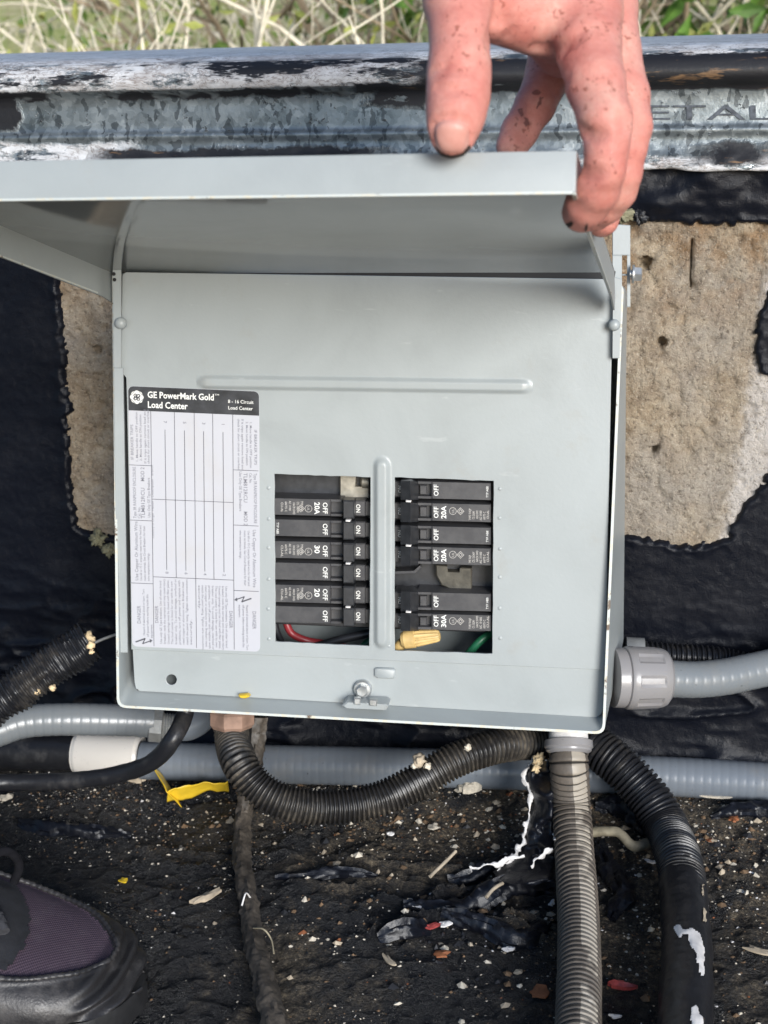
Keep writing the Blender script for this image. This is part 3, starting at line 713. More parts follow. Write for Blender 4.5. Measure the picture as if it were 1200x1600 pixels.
# --- inside: bus base, bus stabs, wires
mb = MB()
block(mb, [(420,725),(784,735),(784,990),(420,975)], 0.034, 0.07, 0.001)
mb.build('bus_base', M['black_plastic'], panel, True, 30)
mb = MB()
block(mb, [(531,742),(556,743),(556,760),(577,761),(577,779),(531,777)], 0.028, 0.036, 0.0006)
mb.build('bus_stab', M['tin'], panel, True, 30)
mb = MB(); lathe(mb, [(-.002, .0042), (.002, .0042), (.003, .003)], axis_matrix(bl(572, 753, .03), (-1, 0, 0)), 20); mb.build('terminal_screw', M['tin'], panel)
mb = MB()
M['shaded_bus'] = plain('shaded_bus', (.085, .078, .062), .55, .4, 200, .35, .2, 400)  # tin colour darkened to put shade on the right stab
block(mb, [(681,883),(698,884),(698,893),(720,894),(720,887),(737,888),(737,922),(705,921),(690,915),(681,898)], 0.026, 0.036, 0.0006)
mb.build('bus_stab', M['shaded_bus'], panel, True, 30)
mb = MB(); block(mb, [(616,893),(648,892),(656,884),(658,887),(650,896),(616,897)], 0.018, 0.03, 0.0004); mb.build('bus_clip', M['breaker'], panel, True, 30)
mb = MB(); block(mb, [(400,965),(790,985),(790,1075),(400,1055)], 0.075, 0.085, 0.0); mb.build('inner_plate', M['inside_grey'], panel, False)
def pwire(name, pts, r, mat):
    P, s = spline([bl(u, v, y) for u, v, y in pts], 0.002); mb = MB(); mb.tube(P, r, 12); return mb.build(name, mat, panel)
pwire('wire', [(440,955,.05),(447,972,.045),(456,990,.045),(480,1001,.045),(510,1006,.05),(560,1015,.05)], 0.0024, M['wire_red'])
pwire('wire', [(428,965,.04),(432,985,.04),(440,1003,.042),(450,1025,.045)], 0.0022, M['wire_black'])
pwire('wire', [(490,1012,.04),(530,1000,.04),(560,993,.04),(600,985,.04)], 0.0028, M['wire_black'])
pwire('wire', [(560,1030,.035),(570,1008,.036),(600,990,.04)], 0.0026, M['wire_green'])
pwire('wire', [(715,1040,.03),(735,1018,.03),(752,1000,.03),(775,985,.035)], 0.0026, M['wire_green'])
# tan twist-on connector
mb = MB(); a = bl(628, 1000, 0.018); b = bl(688, 993, 0.016); d = (b-a)
nf = 36; Lc = d.length
prof_n = [(0, .0045), (.002, .0058), (Lc*.34, .0058), (Lc*.36, .0050), (Lc*.40, .0049), (Lc*.9, .0036), (Lc*.97, .0030), (Lc, .0014)]
Mx = axis_matrix(a, d); V = []
for (ax_, r) in prof_n:
    for k in range(nf):
        t = 2*math.pi*k/nf; rr = r*(1+(0.07*math.copysign(1, math.sin(t*12)) if ax_ > Lc*.37 and ax_ < Lc*.98 else 0)); V.append(Mx @ Vector((ax_, rr*math.cos(t), rr*math.sin(t))))
N = len(prof_n); F = [(i*nf+k, i*nf+(k+1) % nf, (i+1)*nf+(k+1) % nf, (i+1)*nf+k) for i in range(N-1) for k in range(nf)]+[tuple(range(nf)), tuple((N-1)*nf+k for k in range(nf))]
mb.add(V, F); mb.build('wire_connector', M['nut_tan'], panel, True, 25)
# the connector sits on the lower wire bundle
mb = MB(); P, s = spline([bl(630,1004,.02), bl(622,1016,.022), bl(640,1040,.03)], .002); mb.tube(P, .0035, 12); mb.build('wire', M['nut_tan'], panel)

# --- circuit breakers
YB = CV+0.0015
def sl(u, v, ul, k=0.027): return v+(u-ul)*k
SMALL = ['TYPE THQP', 'CTL 120/240V', 'HACR SWD', 'AIC 10 000', '60/75 C', 'CU-AL']
def breaker(side, top, h, rating, k):
    mb = MB(); pl = MB(); tg = MB()
    ul = 428 if side == 'L' else 618
    def R(u0, u1, a, b): return [(u0, sl(u0, top, ul, k)+a), (u1, sl(u1, top, ul, k)+a), (u1, sl(u1, top, ul, k)+b), (u0, sl(u0, top, ul, k)+b)]
    def Pm(y): return lambda u, v: bl(u, sl(u, v, ul, k), y)
    if side == 'L':
        block(mb, R(424,516,0,h), YB, YB+.03, .0006)
        block(mb, R(516,535,0,4), YB, YB+.03, .0004); block(mb, R(516,535,h-4,h), YB, YB+.03, .0004); block(mb, R(516,535,4,h-4), YB+.006, YB+.03)
        block(mb, R(535,553,1,h-1), YB+.003, YB+.03, .0004); block(mb, R(553,570.5,1,h-1), YB+.002, YB+.03, .0006); block(mb, R(570.5,583,2,h-2), YB+.006, YB+.03, .0004)
        block(tg, R(536,553,1,h+3.6), YB-.0075, YB+.004, .0008)
        put_text(pl, 'OFF', (504.5, top+5), 10.5, 'cw', Pm(YB-.00015), 0, .012, 18)
        put_text(pl, 'ON', (556.5, top+6.5), 9.5, 'cw', Pm(YB+.00185), 0, .012, 13)
        if rating:
            put_text(pl, rating, (491.5, top+5), 11.5, 'cw', Pm(YB-.00015), 0, .02, 19 if len(rating) == 3 else 13)
            cx_, cy_ = 482, top+h*.58; sgn = 1; mode = 'cw'; us = [(470-6.2*i, top+4+(i % 3)*1.2) for i in range(6)]
        elif top < 830: put_text(pl, 'TYP ABB', (432, top+5), 5.5, 'cw', Pm(YB-.00015), 0, 0, 18)
    else:
        block(mb, R(653,768,0,h), YB, YB+.03, .0006) if False else None
        block(mb, R(674,767,0,h), YB, YB+.03, .0006)
        block(mb, R(652,674,0,4), YB, YB+.03, .0004); block(mb, R(652,674,h-4,h), YB, YB+.03, .0004); block(mb, R(652,674,4,h-4), YB+.006, YB+.03)
        block(mb, R(656,667,6,h-6), YB+.003, YB+.02, .0005)
        block(mb, R(616,628,1,h-1), YB+.002, YB+.03, .0006); block(mb, R(628,652,1,h-1), YB+.004, YB+.03, .0004)
        # wedge-shaped toggle
        f = [bl(u, sl(u, v, ul, k), y) for (u, v, y) in ((626,top,YB-.006),(641,top,YB-.011),(654,top+1,YB+.001),(626,top+h+3,YB-.006),(641,top+h+3,YB-.011),(654,top+h+2,YB+.001))]
        bk_ = [Vector((p.x, YB+.006, p.z)) for p in f]
        tg.add(f+bk_, [(0,1,4,3),(1,2,5,4),(0,1,2,8,7,6),(3,4,5,11,10,9),(0,3,9,6),(2,5,11,8),(6,7,8,11,10,9)])
        put_text(pl, 'OFF', (685, top+h-4.5), 10.5, 'ccw', Pm(YB-.00015), 0, .012, 18)
        put_text(pl, 'ON', (627.5, top+h-8), 8, 'ccw', Pm(YB+.00185), 0, .005, 11)
        if rating:
            put_text(pl, rating, (697, top+h-4), 11, 'ccw', Pm(YB-.00015), 0, .02, 20)
            cx_, cy_ = 707.5, top+h*.42; mode = 'ccw'; us = [(733+5.6*i, top+h-3-(i % 3)*1.2) for i in range(6)]
        else: put_text(pl, 'TYP ABB', (763, top+h-4), 5, 'ccw', Pm(YB-.00015), 0, 0, 18)
    br = mb.build('circuit_breaker', M['breaker'], panel, True, 30)
    tg.build('toggle', M['black_plastic'], br, True, 25)
    if rating:
        fp = MB(); Pf = Pm(YB-.00015); ring = lambda r0, r1, n_=24: None
        nn = 28
        for r0, r1 in ((5.8, 5.0),):
            V = [Pf(cx_+r*math.cos(2*math.pi*i/nn), cy_+r*math.sin(2*math.pi*i/nn)) for r in (r0, r1) for i in range(nn)]
            fp.add(V, [(i, (i+1) % nn, nn+(i+1) % nn, nn+i) for i in range(nn)])
        put_text(fp, 'UL', (cx_-2.2 if side == 'L' else cx_+2.2, cy_-3.5 if side == 'L' else cy_+3.5), 5.5, mode, Pf, 0, 0, 7)
        d0 = -12 if side == 'L' else 12
        for q in (0, 1):                                     # approval diamond
            s_ = 6-2.6*q; V = [Pf(cx_+d0+s_*a, cy_+s_*b) for a, b in ((-1, 0), (0, -1), (1, 0), (0, 1))]
            s2 = s_-1.2; V += [Pf(cx_+d0+s2*a, cy_+s2*b) for a, b in ((-1, 0), (0, -1), (1, 0), (0, 1))]
            fp.add(V, [(i, (i+1) % 4, 4+(i+1) % 4, 4+i) for i in range(4)])
        for (u_, v_), txt in zip(us, SMALL):
            put_text(fp, txt, (u_ if side == 'L' else u_+3, v_), 5.0, mode, Pf, 0, .02, random.uniform(12, 19))
        fp.build('fine_print', M['ink_faint'], br, False)
    pl.build('lettering', M['ink_white'], br, False)
    return br
LT = [(778,26.5,'20A'),(811,26.5,None),(845,27,'30'),(878.5,27,None),(913,28,'20'),(946.5,26,None)]
RT = [(751,27,None),(784.5,28,'20A'),(820.5,27,None),(853,27,'20A'),(924,28,None),(957.5,25,'30A')]
for i, (t0, h, r) in enumerate(LT):
    b = breaker('L', t0, h, r, 0.024)
    if i % 2 == 0:
        mb = MB(); block(mb, [(540,t0+34.5),(547,t0+34.7),(547,t0+37.4),(540,t0+37.2)], YB-.0088, YB-.002, .0003); mb.build('toggle_glint', M['white_flake'], b)  # white block standing in for a glint between paired toggles
for i, (t0, h, r) in enumerate(RT):
    b = breaker('R', t0, h, r, 0.026)
    if i % 2 == 0:
        mb = MB(); block(mb, [(634,t0+31),(642,t0+31.2),(642,t0+34),(634,t0+33.8)], YB-.0118, YB-.004, .0003); mb.build('toggle_glint', M['white_flake'], b)  # painted glint again, on the right-hand toggles

# --- label sticker
LC = [(200,603),(405,611.5),(406.5,1018.5),(206.5,1010)]
def lab(s, t, y=CV-0.0004):
    a, b = s/205.0, t/406.0
    u = (LC[0][0]*(1-a)+LC[1][0]*a)*(1-b)+(LC[3][0]*(1-a)+LC[2][0]*a)*b
    v = (LC[0][1]*(1-a)+LC[1][1]*a)*(1-b)+(LC[3][1]*(1-a)+LC[2][1]*a)*b
    return bl(u, v, y)
def lab_poly(mb, pts, y, mi=0): mb.add([lab(s, t, y) for s, t in pts], [tuple(range(len(pts)))], mi)
def rrect(s0, t0, s1, t1, r, k=5, corners=(1,1,1,1)):
    out = []
    for (cx_, cy_, a0, on, px_, py_) in ((s1-r, t0+r, -90, corners[1], s1, t0), (s1-r, t1-r, 0, corners[2], s1, t1), (s0+r, t1-r, 90, corners[3], s0, t1), (s0+r, t0+r, 180, corners[0], s0, t0)):
        if not on: out.append((px_, py_)); continue
        for i in range(k+1):
            a = math.radians(a0+90*i/k); out.append((cx_+r*math.cos(a), cy_+r*math.sin(a)))
    return out
mb = MB(); base = rrect(0, 0, 205, 406, 8); n = len(base)
mb.add([lab(s, t, CV-.0006) for s, t in base]+[lab(s, t, CV-.0002) for s, t in base], [tuple(range(n))]+[(i, (i+1) % n, n+(i+1) % n, n+i) for i in range(n)])
sticker = mb.build('label_sticker', M['label'], panel, False)
hd = MB(); lab_poly(hd, rrect(0.3, 0.3, 204.7, 38, 8, 5, (1,1,0,0)), CV-.0007); hd.build('header_band', M['ink_header'], sticker, False)
Y1 = CV-.0008
pl = lambda s, t: lab(s, t, Y1)
wt = MB()
put_text(wt, 'GE PowerMark Gold', (30, 17), 14, 'h', pl, 0, .022, 104)
put_text(wt, 'Load Center', (30, 32.5), 14, 'h', pl, 0, .022, 63)
put_text(wt, 'TM', (135, 9.5), 4, 'h', pl, 0, 0, 7)
put_text(wt, '8 - 16 Circuit', (156, 20), 7.5, 'h', pl, 0, .01, 40); put_text(wt, 'Load Center', (156, 30), 7.5, 'h', pl, 0, .01, 39)
nn = 40; ringp = [(13.5+(10.2+0.5*math.cos(8*2*math.pi*i/nn))*math.cos(2*math.pi*i/nn), 17+(10.2+0.5*math.cos(8*2*math.pi*i/nn))*math.sin(2*math.pi*i/nn)) for i in range(nn)]
lab_poly(wt, ringp, Y1)
wt.build('white_lettering', M['ink_white'], sticker, False)
bk_ = MB(); Y2 = CV-.0009
def stroke(pts, w, y=Y2, close=False):
    for a, b in zip(pts, pts[1:]+([pts[0]] if close else [])):
        d = Vector((b[0]-a[0], b[1]-a[1])); 
        if d.length < 1e-6: continue
        nx, ny = -d.y/d.length*w/2, d.x/d.length*w/2; ex, ey = d.x/d.length*w*.2, d.y/d.length*w*.2
        lab_poly(bk_, [(a[0]+nx-ex, a[1]+ny-ey), (b[0]+nx+ex, b[1]+ny+ey), (b[0]-nx+ex, b[1]-ny+ey), (a[0]-nx-ex, a[1]-ny-ey)], y)
# curling monogram on the disc
def curl(cx_, cy_, r, a0, a1, k=14, shrink=0.5): return [(cx_+r*(1-shrink*i/k)*math.cos(math.radians(a0+(a1-a0)*i/k)), cy_+r*(1-shrink*i/k)*math.sin(math.radians(a0+(a1-a0)*i/k))) for i in range(k+1)]
for q in range(4):
    a = q*90+45; stroke(curl(13.5+3.7*math.cos(math.radians(a)), 17+3.7*math.sin(math.radians(a)), 3.0, a+200, a-130), 1.5)
stroke([(9.5, 19.5), (12, 16.5), (15.5, 17.5), (18, 14.5)], 1.4); stroke([(11.5, 13.8), (13.5, 17), (15.5, 20.2)], 1.3)
stroke(curl(13.5, 17, 8.9, 20, 70, 8, 0), .7); stroke(curl(13.5, 17, 8.9, 110, 160, 8, 0), .7); stroke(curl(13.5, 17, 8.9, 200, 250, 8, 0), .7); stroke(curl(13.5, 17, 8.9, 290, 340, 8, 0), .7)
# table rules
W_ = 0.85
for s_, a, b in ((35,38,404),(72,38,296),(103,38,404),(132,38,296),(163.5,38,404)): stroke([(s_, a), (s_, b)], W_)
for a, b, t in ((0,35,123),(0,35,209),(0,35,307),(163.5,203,124),(163.5,203,210),(163.5,203,312),(35,163.5,175),(35,163.5,296)): stroke([(a, t), (b, t)], W_)
for s_ in (57, 87.5, 117.5, 148): stroke([(s_, 66), (s_, 284)], 0.9)
def bolt_mark(s0, t0, sc, flip):
    Z = [(0, 5), (13, 0), (9.5, 7), (20, 3)]
    pts = [(s0+sc*(x if not flip else 20-x), t0+sc*(y if not flip else 8-y)) for x, y in Z]
    stroke(pts[:2], 2.2); stroke(pts[1:3], 1.6); stroke(pts[2:], 1.6)
    e = pts[-1]; d = 1 if not flip else -1
    lab_poly(bk_, [(e[0]+5*d*sc*.7, e[1]-1.2*d), (e[0]-1*d, e[1]-4*d*.8), (e[0]-.3*d, e[1]+3*d)], Y2)
bolt_mark(6, 393, 1.15, False); bolt_mark(168, 320, 1.15, True)
bk_.build('table_rules', M['ink_black'], sticker, False)
tx = MB(); Y3 = CV-.00085; P3 = lambda s, t: lab(s, t, Y3)
for a, b in ((57,'7'),(87.5,'5'),(117.5,'3'),(148,'1')): put_text(tx, b, (a-2, 52), 7, 'cw', P3, 0, .01)
for a, b in ((57,'8'),(87.5,'6'),(117.5,'4'),(148,'2')): put_text(tx, b, (a-2, 287), 7, 'cw', P3, 0, .01)
LCOL = [(7,115,6.2,'IF BREAKER TRIPS',55),(14,118,5,'1. Move handle to OFF position',78),(20,116,5,'2. Move handle to ON position',72),(27,120,5,'If it trips again remove load and',84),(32,120,5,'check for short circuit or overload',84),
        (10,206,7,'Type 3R RAINPROOF ENCLOSURE',80),(16.5,206,6,'Cat. No.',18),(23.5,206,8.5,'TLM812RCU',48),(23.5,148,8.5,'MOD 2',22),(32,204,6,'Use Only GE Type Breakers',62),
        (11.5,303,7.5,'Use Copper Or Aluminum Wire',92),(17.5,303,5,'Use 60 or 75 C ampacity rated wire for feed and',86),(23.5,303,5,'mains terminals. See Circuit Breakers for their',86),(29.5,303,5,'wire temperature ratings.',44),
        (14.5,370,8.5,'DANGER',28),(21,388,5,'Hazard of electrical shock or burn. Turn',72),(27,390,5,'off power before working inside this',66),(33,392,5,'equipment.',22)]
for s_, t, sz, txt, w in LCOL: put_text(tx, txt, (s_, t), sz, 'ccw', P3, 0, .006, w)
RCOL = [(197,60,6.2,'IF BREAKER TRIPS',55),(190,48,5,'1. Move handle to OFF position',72),(184,48,5,'2. Move handle to ON position',68),(177,44,5,'If it trips again remove load and',80),(171,44,5,'check for short circuit or overload',80),
        (196,128,7,'Type 3R RAINPROOF ENCLOSURE',78),(189,128,6,'Cat. No.',16),(180,128,8.5,'TLM812RCU',46),(180,188,8.5,'MOD 2',22),(173,126,6,'Use Only GE Type Breakers',62),
        (194,216,7.5,'Use Copper Or Aluminum Wire',90),(186,218,5,'Use 60 or 75 C ampacity rated wire for feed and',86),(180,218,5,'mains terminals. See Circuit Breakers for their',86),(173,218,5,'wire temperature ratings.',44),
        (193,343,8.5,'DANGER',28),(183,334,5,'Hazard of electrical shock or burn. Turn',70),(177,334,5,'off power before working inside this',66),(171,334,5,'equipment.',20)]
for s_, t, sz, txt, w in RCOL: put_text(tx, txt, (s_, t), sz, 'cw', P3, 0, .006, w)
put_text(tx, 'DANGER', (42.5, 368), 7.5, 'ccw', P3, 0, .01, 27); put_text(tx, 'DANGER', (156, 344), 7.5, 'cw', P3, 0, .01, 27)
PAR = ['Use only GE Type breakers. Use of other brand', 'breakers voids the warranty and may cause injury.', 'Unused openings must be closed with filler plates.', 'This load center is listed for use with its own', 'breaker only. To avoid damage, overload or', 'problems, turn off power and replace with', 'rated copper or aluminum wire. Breakers must', 'match the panel rating. Tighten wire connectors', 'securely.']
for i, tline in enumerate(PAR):
    put_text(tx, tline, (48+6.0*i, 400), 5, 'ccw', P3, 0, .006, 98-(0 if i < 8 else 60)+(-i % 3)*2)
    put_text(tx, tline, (150-5.4*i, 306), 5, 'cw', P3, 0, .006, 96-(0 if i < 8 else 60)+(-i % 3)*2)
put_text(tx, 'Description   Branch', (37.5, 172), 4.5, 'ccw', P3, 0, 0, 50); put_text(tx, 'Country of Origin  Mexico', (37.5, 236), 4.5, 'ccw', P3, 0, 0, 58)
tx.build('fine_print', M['ink_grey'], sticker, False)

# --- raised lid
LM_ = cammat((-0.001, 0.207, 0.032), (-0.018, -0.139, 0.853))        # X along the hinge, Y towards the wall, Z up
WL, LL, FH, TK = 0.150, 0.272, 0.0150, 0.0012
lid = empty('lid'); lid.parent = panel; lid.matrix_local = PMI @ LM_
mb = MB()
mb.box((-WL, -LL, 0.0), (WL, 0.003, TK), 0, 0.0005); plate = mb.build('lid_plate', M['paint_gloss'], lid, True, 30)
mb = MB()
mb.box((-WL, -LL-TK, -FH), (WL, -LL-0.0002, TK-0.0004), 0, 0.0004)
for s in (-1, 1):
    x0, x1 = (WL-TK, WL-0.0002) if s > 0 else (-WL+0.0002, -WL+TK)
    V = [(x, y, z) for x in (x0, x1) for (y, z) in ((-LL, 0), (0.004, 0), (0.022, -0.012), (0.018, -FH-0.004), (-0.012, -FH-.001), (-LL, -FH))]
    mb.add(V, [(0,1,2,3,4,5), (6,7,8,9,10,11)]+[(i, (i+1) % 6, 6+(i+1) % 6, 6+i) for i in range(6)])
mb.build('lid_flange', M['paint'], lid, True, 30)
mb = MB()
mb.box((-WL+.001, -LL-TK-.0004, -FH-.0006), (WL-.001, -LL+.0002, -FH+.0004), 0, .0002)
for s in (-1, 1): mb.box((s*(WL-.0007)-.0008, -LL, -FH-.0005), (s*(WL-.0007)+.0008, -.02, -FH+.0003))
mb.build('lid_hem', M['edge'], lid, True, 30)

# ================================================================== CONDUITS
def under(u, v, y=0.05):      # world point on the panel's plane local Y=y
    return PM @ bl(u, v, y)
def corr(pitch, amp, duty=0.5):
    def f(s):
        ph = (s/pitch) % 1.0
        return amp*np.clip((np.cos(2*np.pi*ph)-math.cos(math.pi*duty))*2.2, -1, 1)
    return f
# grey liquid-tight conduit with nylon connector at the right
cax = (PM.to_3x3() @ Vector((1, 0, 0))).normalized()
g = empty('grey_conduit', None, under(958, 1058, .045)); tag(g, 'light grey flexible conduit leaving the panel right side through a nylon connector', 'conduit')
o = g.location.copy()
def wchild(ob, root):          # keep world placement under an un-rotated empty
    ob.parent = root; ob.location = Vector(ob.location)-root.location; return ob
pxm = 0.925/FPX
mb = MB(); c0 = atD(957, 1059, .925); c1 = atD(1046, 1059, .93); ax = (c1-c0).normalized(); Mx = axis_matrix(c0, ax); S = pxm
lathe(mb, [(0, 43*S), (1*S, 46*S), (16*S, 47*S), (18*S, 46*S)], Mx, 40); wchild(mb.build('lock_ring', M['nylon'], None, True, 30), g)
mb = MB(); nf = 64; prof_c = [(18*S, 44*S), (20*S, 48*S), (24*S, 49.5*S), (31*S, 49.5*S), (33*S, 49.4*S), (70*S, 48*S), (73*S, 47.4*S), (78*S, 46.4*S), (84*S, 44*S), (89*S, 38*S), (90*S, 29*S)]
V = []
for (a, r) in prof_c:
    for k in range(nf):
        t = 2*math.pi*k/nf; gr = 1.0-(0.055 if (32*S < a < 72*S and (k % 8) in (2, 3, 4)) else 0.0)
        V.append(Mx @ Vector((a, r*gr*math.cos(t), r*gr*math.sin(t))))
N = len(prof_c); mb.add(V, [(i*nf+k, i*nf+(k+1) % nf, (i+1)*nf+(k+1) % nf, (i+1)*nf+k) for i in range(N-1) for k in range(nf)]+[tuple(range(nf)), tuple((N-1)*nf+k for k in range(nf))])
wchild(mb.build('compression_nut', M['nylon'], None, True, 24), g)
for k_ in range(3):     # raised grips on the nut
    mb = MB()
    for q in range(5): pass
h = uvtube('hose', [atD(1038,1060,.93), atD(1085,1062,.935), atD(1130,1058,.94), atD(1170,1050,.945), atD(1215,1040,.95), atD(1320,1015,.96), atD(1500,985,.99)], .0116, M['hose_light'], None, .0008, 32, corr(.0062, .00011, .75))
wchild(h, g)
# grey conduit lying along the foot of the wall, white coupling, black painted end
zc = 0.0155
g = empty('wall_foot_conduit', None, onZ(172, 1180, zc)); tag(g, 'long grey conduit lying along the wall foot with white coupling at its left', 'conduit')
line = [onZ(u, v, zc) for u, v in ((222,1188),(420,1194),(650,1199),(900,1207),(1080,1215),(1250,1226))]; line.append(line[-1]+(line[-1]-line[-2])*2.5)
wchild(uvtube('hose', line, .0136, M['hose'], None, .0009, 32, corr(.0058, .00009, .75)), g)
wc_ = [onZ(u, v, zc) for u, v in ((118,1177),(222,1181))]
pts, s_ = spline(wc_, .002)
wchild(uvtube('coupling', wc_, lambda s: np.where((s < .002) | (s > s.max()-.002), .0138, .0150), M['pvc_white'], None, .0012, 36), g)
wchild(uvtube('black_pipe_end', [onZ(-420,1168,zc), onZ(-160,1173,zc), onZ(20,1176,zc), onZ(121,1177,zc)], .0130, M['cable_black'], None, .0015, 28, None, .0012, 4), g)
# upper left grey conduit with metal fitting, turning up behind the panel
g = empty('elbow_conduit', None, atD(245, 1135, 1.03)); tag(g, 'grey conduit at the left with metal nut bending up behind the panel', 'conduit')
wchild(uvtube('hose', [atD(-330,1330,.96), atD(-150,1215,.99), atD(-60,1165,1.0), atD(0,1140,1.01), atD(45,1127,1.015), atD(120,1124,1.02), atD(240,1127,1.03)], .0112, M['hose_light'], None, .0008, 32, corr(.0062, .00011, .75)), g)
S = 1.03/FPX
c0 = atD(233, 1133, 1.03); ax = (atD(276, 1136, 1.032)-c0).normalized(); Mx = axis_matrix(c0, ax)
mb = MB(); lathe(mb, [(0, 25*S), (2*S, 27*S), (20*S, 27*S), (21*S, 25*S)], Mx, 8); wchild(mb.build('hex_nut', M['zinc'], None, True, 30), g)
mb = MB(); lathe(mb, [(20*S, 19*S)]+[(20*S+i*2.1*S, (21 if i % 2 else 19)*S) for i in range(1, 12)], Mx, 28); wchild(mb.build('thread', M['zinc'], None, True, 20), g)
wchild(uvtube('elbow', [atD(276,1136,1.032), atD(298,1134,1.035), atD(318,1118,1.04), atD(328,1085,1.05), atD(330,1030,1.05)], .0098, M['hose'], None, .001, 28), g)
# black cable looping from the panel bottom to the left
g = uvtube('black_cable', [under(289,1085,.03), under(288,1118,.03), atD(272,1152,.93), atD(243,1187,.94), atD(195,1207,.955), atD(120,1219,.965), atD(40,1222,.97), atD(-40,1224,.965), atD(-260,1238,.94)], .0056, M['cable_black'], None, .001, 20, None, .0005, 8)
tag(setorigin(g, under(288, 1118, .03)), 'plain black cable curving from under the panel to the left edge', 'cable')
# broken corrugated conduit at the left
g = empty('broken_conduit', None, atD(135, 1003, .96)); tag(g, 'tar crusted corrugated conduit at the left with broken end showing foam', 'conduit')
wchild(uvtube('hose', [atD(-260,1260,.93), atD(-100,1158,.945), atD(0,1094,.95), atD(70,1046,.955), atD(140,1001,.96)], .0132, M['corr_black'], None, .0006, 36, corr(.0032, .0008), .0030, 12), g)
def blob(name, c, r, mat, seed, amp=0.5, freq=2.0, sq=(1,1,1), sub=3, parent=None):
    bm = bmesh.new(); bmesh.ops.create_icosphere(bm, subdivisions=sub, radius=1)
    co = np.array([v.co[:] for v in bm.verts]); d = 1+amp*fbm(co[:,0]*freq+5, co[:,1]*freq+seed, co[:,2]*freq, 3, seed)
    for v, k in zip(bm.verts, d): v.co = Vector((v.co.x*k*r*sq[0], v.co.y*k*r*sq[1], v.co.z*k*r*sq[2]))
    me = bpy.data.meshes.new(name); bm.to_mesh(me); bm.free(); me.materials.append(mat)
    ob = link(name, me, parent, True, 180 if sub > 2 else 25); ob.location = c; return ob
for i, (u, v, r) in enumerate([(138,1000,.0046), (142,1008,.0026), (58,1081,.0018), (82,1074,.0020), (143,1018,.0016)]): wchild(blob('foam_lump', atD(u, v, .944 if i != 0 else .953), r, M['foam'], i+3, .8), g)
w = uvtube('stiff_wire', [atD(148,1004,.965), atD(165,997,.968), atD(185,990,.972)], .0010, M['zinc'], None, .002, 10); tag(setorigin(w, atD(148,1004,.965)), 'bare grey wire poking from behind the panel to broken conduit', 'wire')
# dusty corrugated U-bend under the panel
g = empty('u_bend_conduit', None, under(362, 1118, .04)); tag(g, 'dusty black corrugated conduit hanging in a U under the panel', 'conduit')
pts = [under(362,1128,.04), under(362,1150,.04), atD(374,1192,.93), atD(405,1232,.925), atD(455,1256,.925), atD(520,1261,.93), atD(590,1250,.935), atD(650,1222,.94), atD(715,1186,.945), atD(785,1164,.955), atD(850,1160,.975), atD(925,1166,.995)]
wchild(uvtube('hose', pts, .0106, M['corr_dusty'], None, .0005, 36, corr(.0030, .0009), .0005, 15), g)
mb = MB(); c0 = under(362, 1106, .04); dn = PM.to_3x3() @ Vector((0.02, 0, -1)); S = .92/FPX
lathe(mb, [(0, 34*S), (4*S, 38*S), (24*S, 38*S), (31*S, 33*S), (32*S, 27*S)], axis_matrix(c0, dn, (1, 0, 0)), 8); wchild(mb.build('fitting', M['rusty'], None, True, 30), g)
for i, (u, v, r) in enumerate([(655,1189,.0036), (668,1197,.0022), (647,1197,.0018), (731,1168,.0020)]): wchild(blob('mud_lump', atD(u, v, .928), r, M['pale_debris'] if i != 0 else M['wood'], i+31, .9), g)
# grey-brown corrugated conduit going straight down from the panel
g = empty('dropping_conduit', None, under(888, 1150, .045)); tag(g, 'dirty grey corrugated conduit dropping straight down from the panel bottom', 'conduit')
gp = [under(888,1158,.045), atD(889,1195,.93), atD(893,1260,.935), onZ(898,1340,.022), onZ(903,1420,.0135), onZ(905,1500,.0135), onZ(904,1590,.0135), onZ(900,1760,.0135), onZ(890,1990,.0135)]
STR = (-0.16, -0.02)
def bandprof(pitch, amp):
    def f(s):
        ph = (s/pitch) % 1.0; return -amp*np.exp(-((ph-0.5)/0.09)**2) + 0.00025*np.sin(ph*2*np.pi)
    return f
hs = uvtube('hose', gp, .0122, M['dark'], None, .00045, 40, bandprof(.0044, .0015), .0003, 18)
M['corr_grey'] = corr_mat('dirty_grey_corrugated', (0.080, 0.068, 0.056), (0.150, 0.122, 0.095), 0.8, (STR[0], STR[1], UCAM), 0.0044, 0.13)
hs.data.materials[0] = M['corr_grey']; wchild(hs, g)
S = .925/FPX; c0 = under(888, 1134, .045); dn = (atD(889,1195,.93)-c0).normalized(); Mx = axis_matrix(c0, dn, (1, 0, 0))
mb = MB(); lathe(mb, [(0, 28*S), (2*S, 30*S), (24*S, 31*S)], Mx, 30); wchild(mb.build('fitting', M['white_flake'], None, True, 30), g)
mb = MB(); lathe(mb, [(22*S, 33*S), (24*S, 38*S), (34*S, 38.5*S), (37*S, 36*S), (40*S, 35.5*S), (44*S, 30*S)], Mx, 30); wchild(mb.build('fitting_nut', M['nylon'], None, True, 30), g)
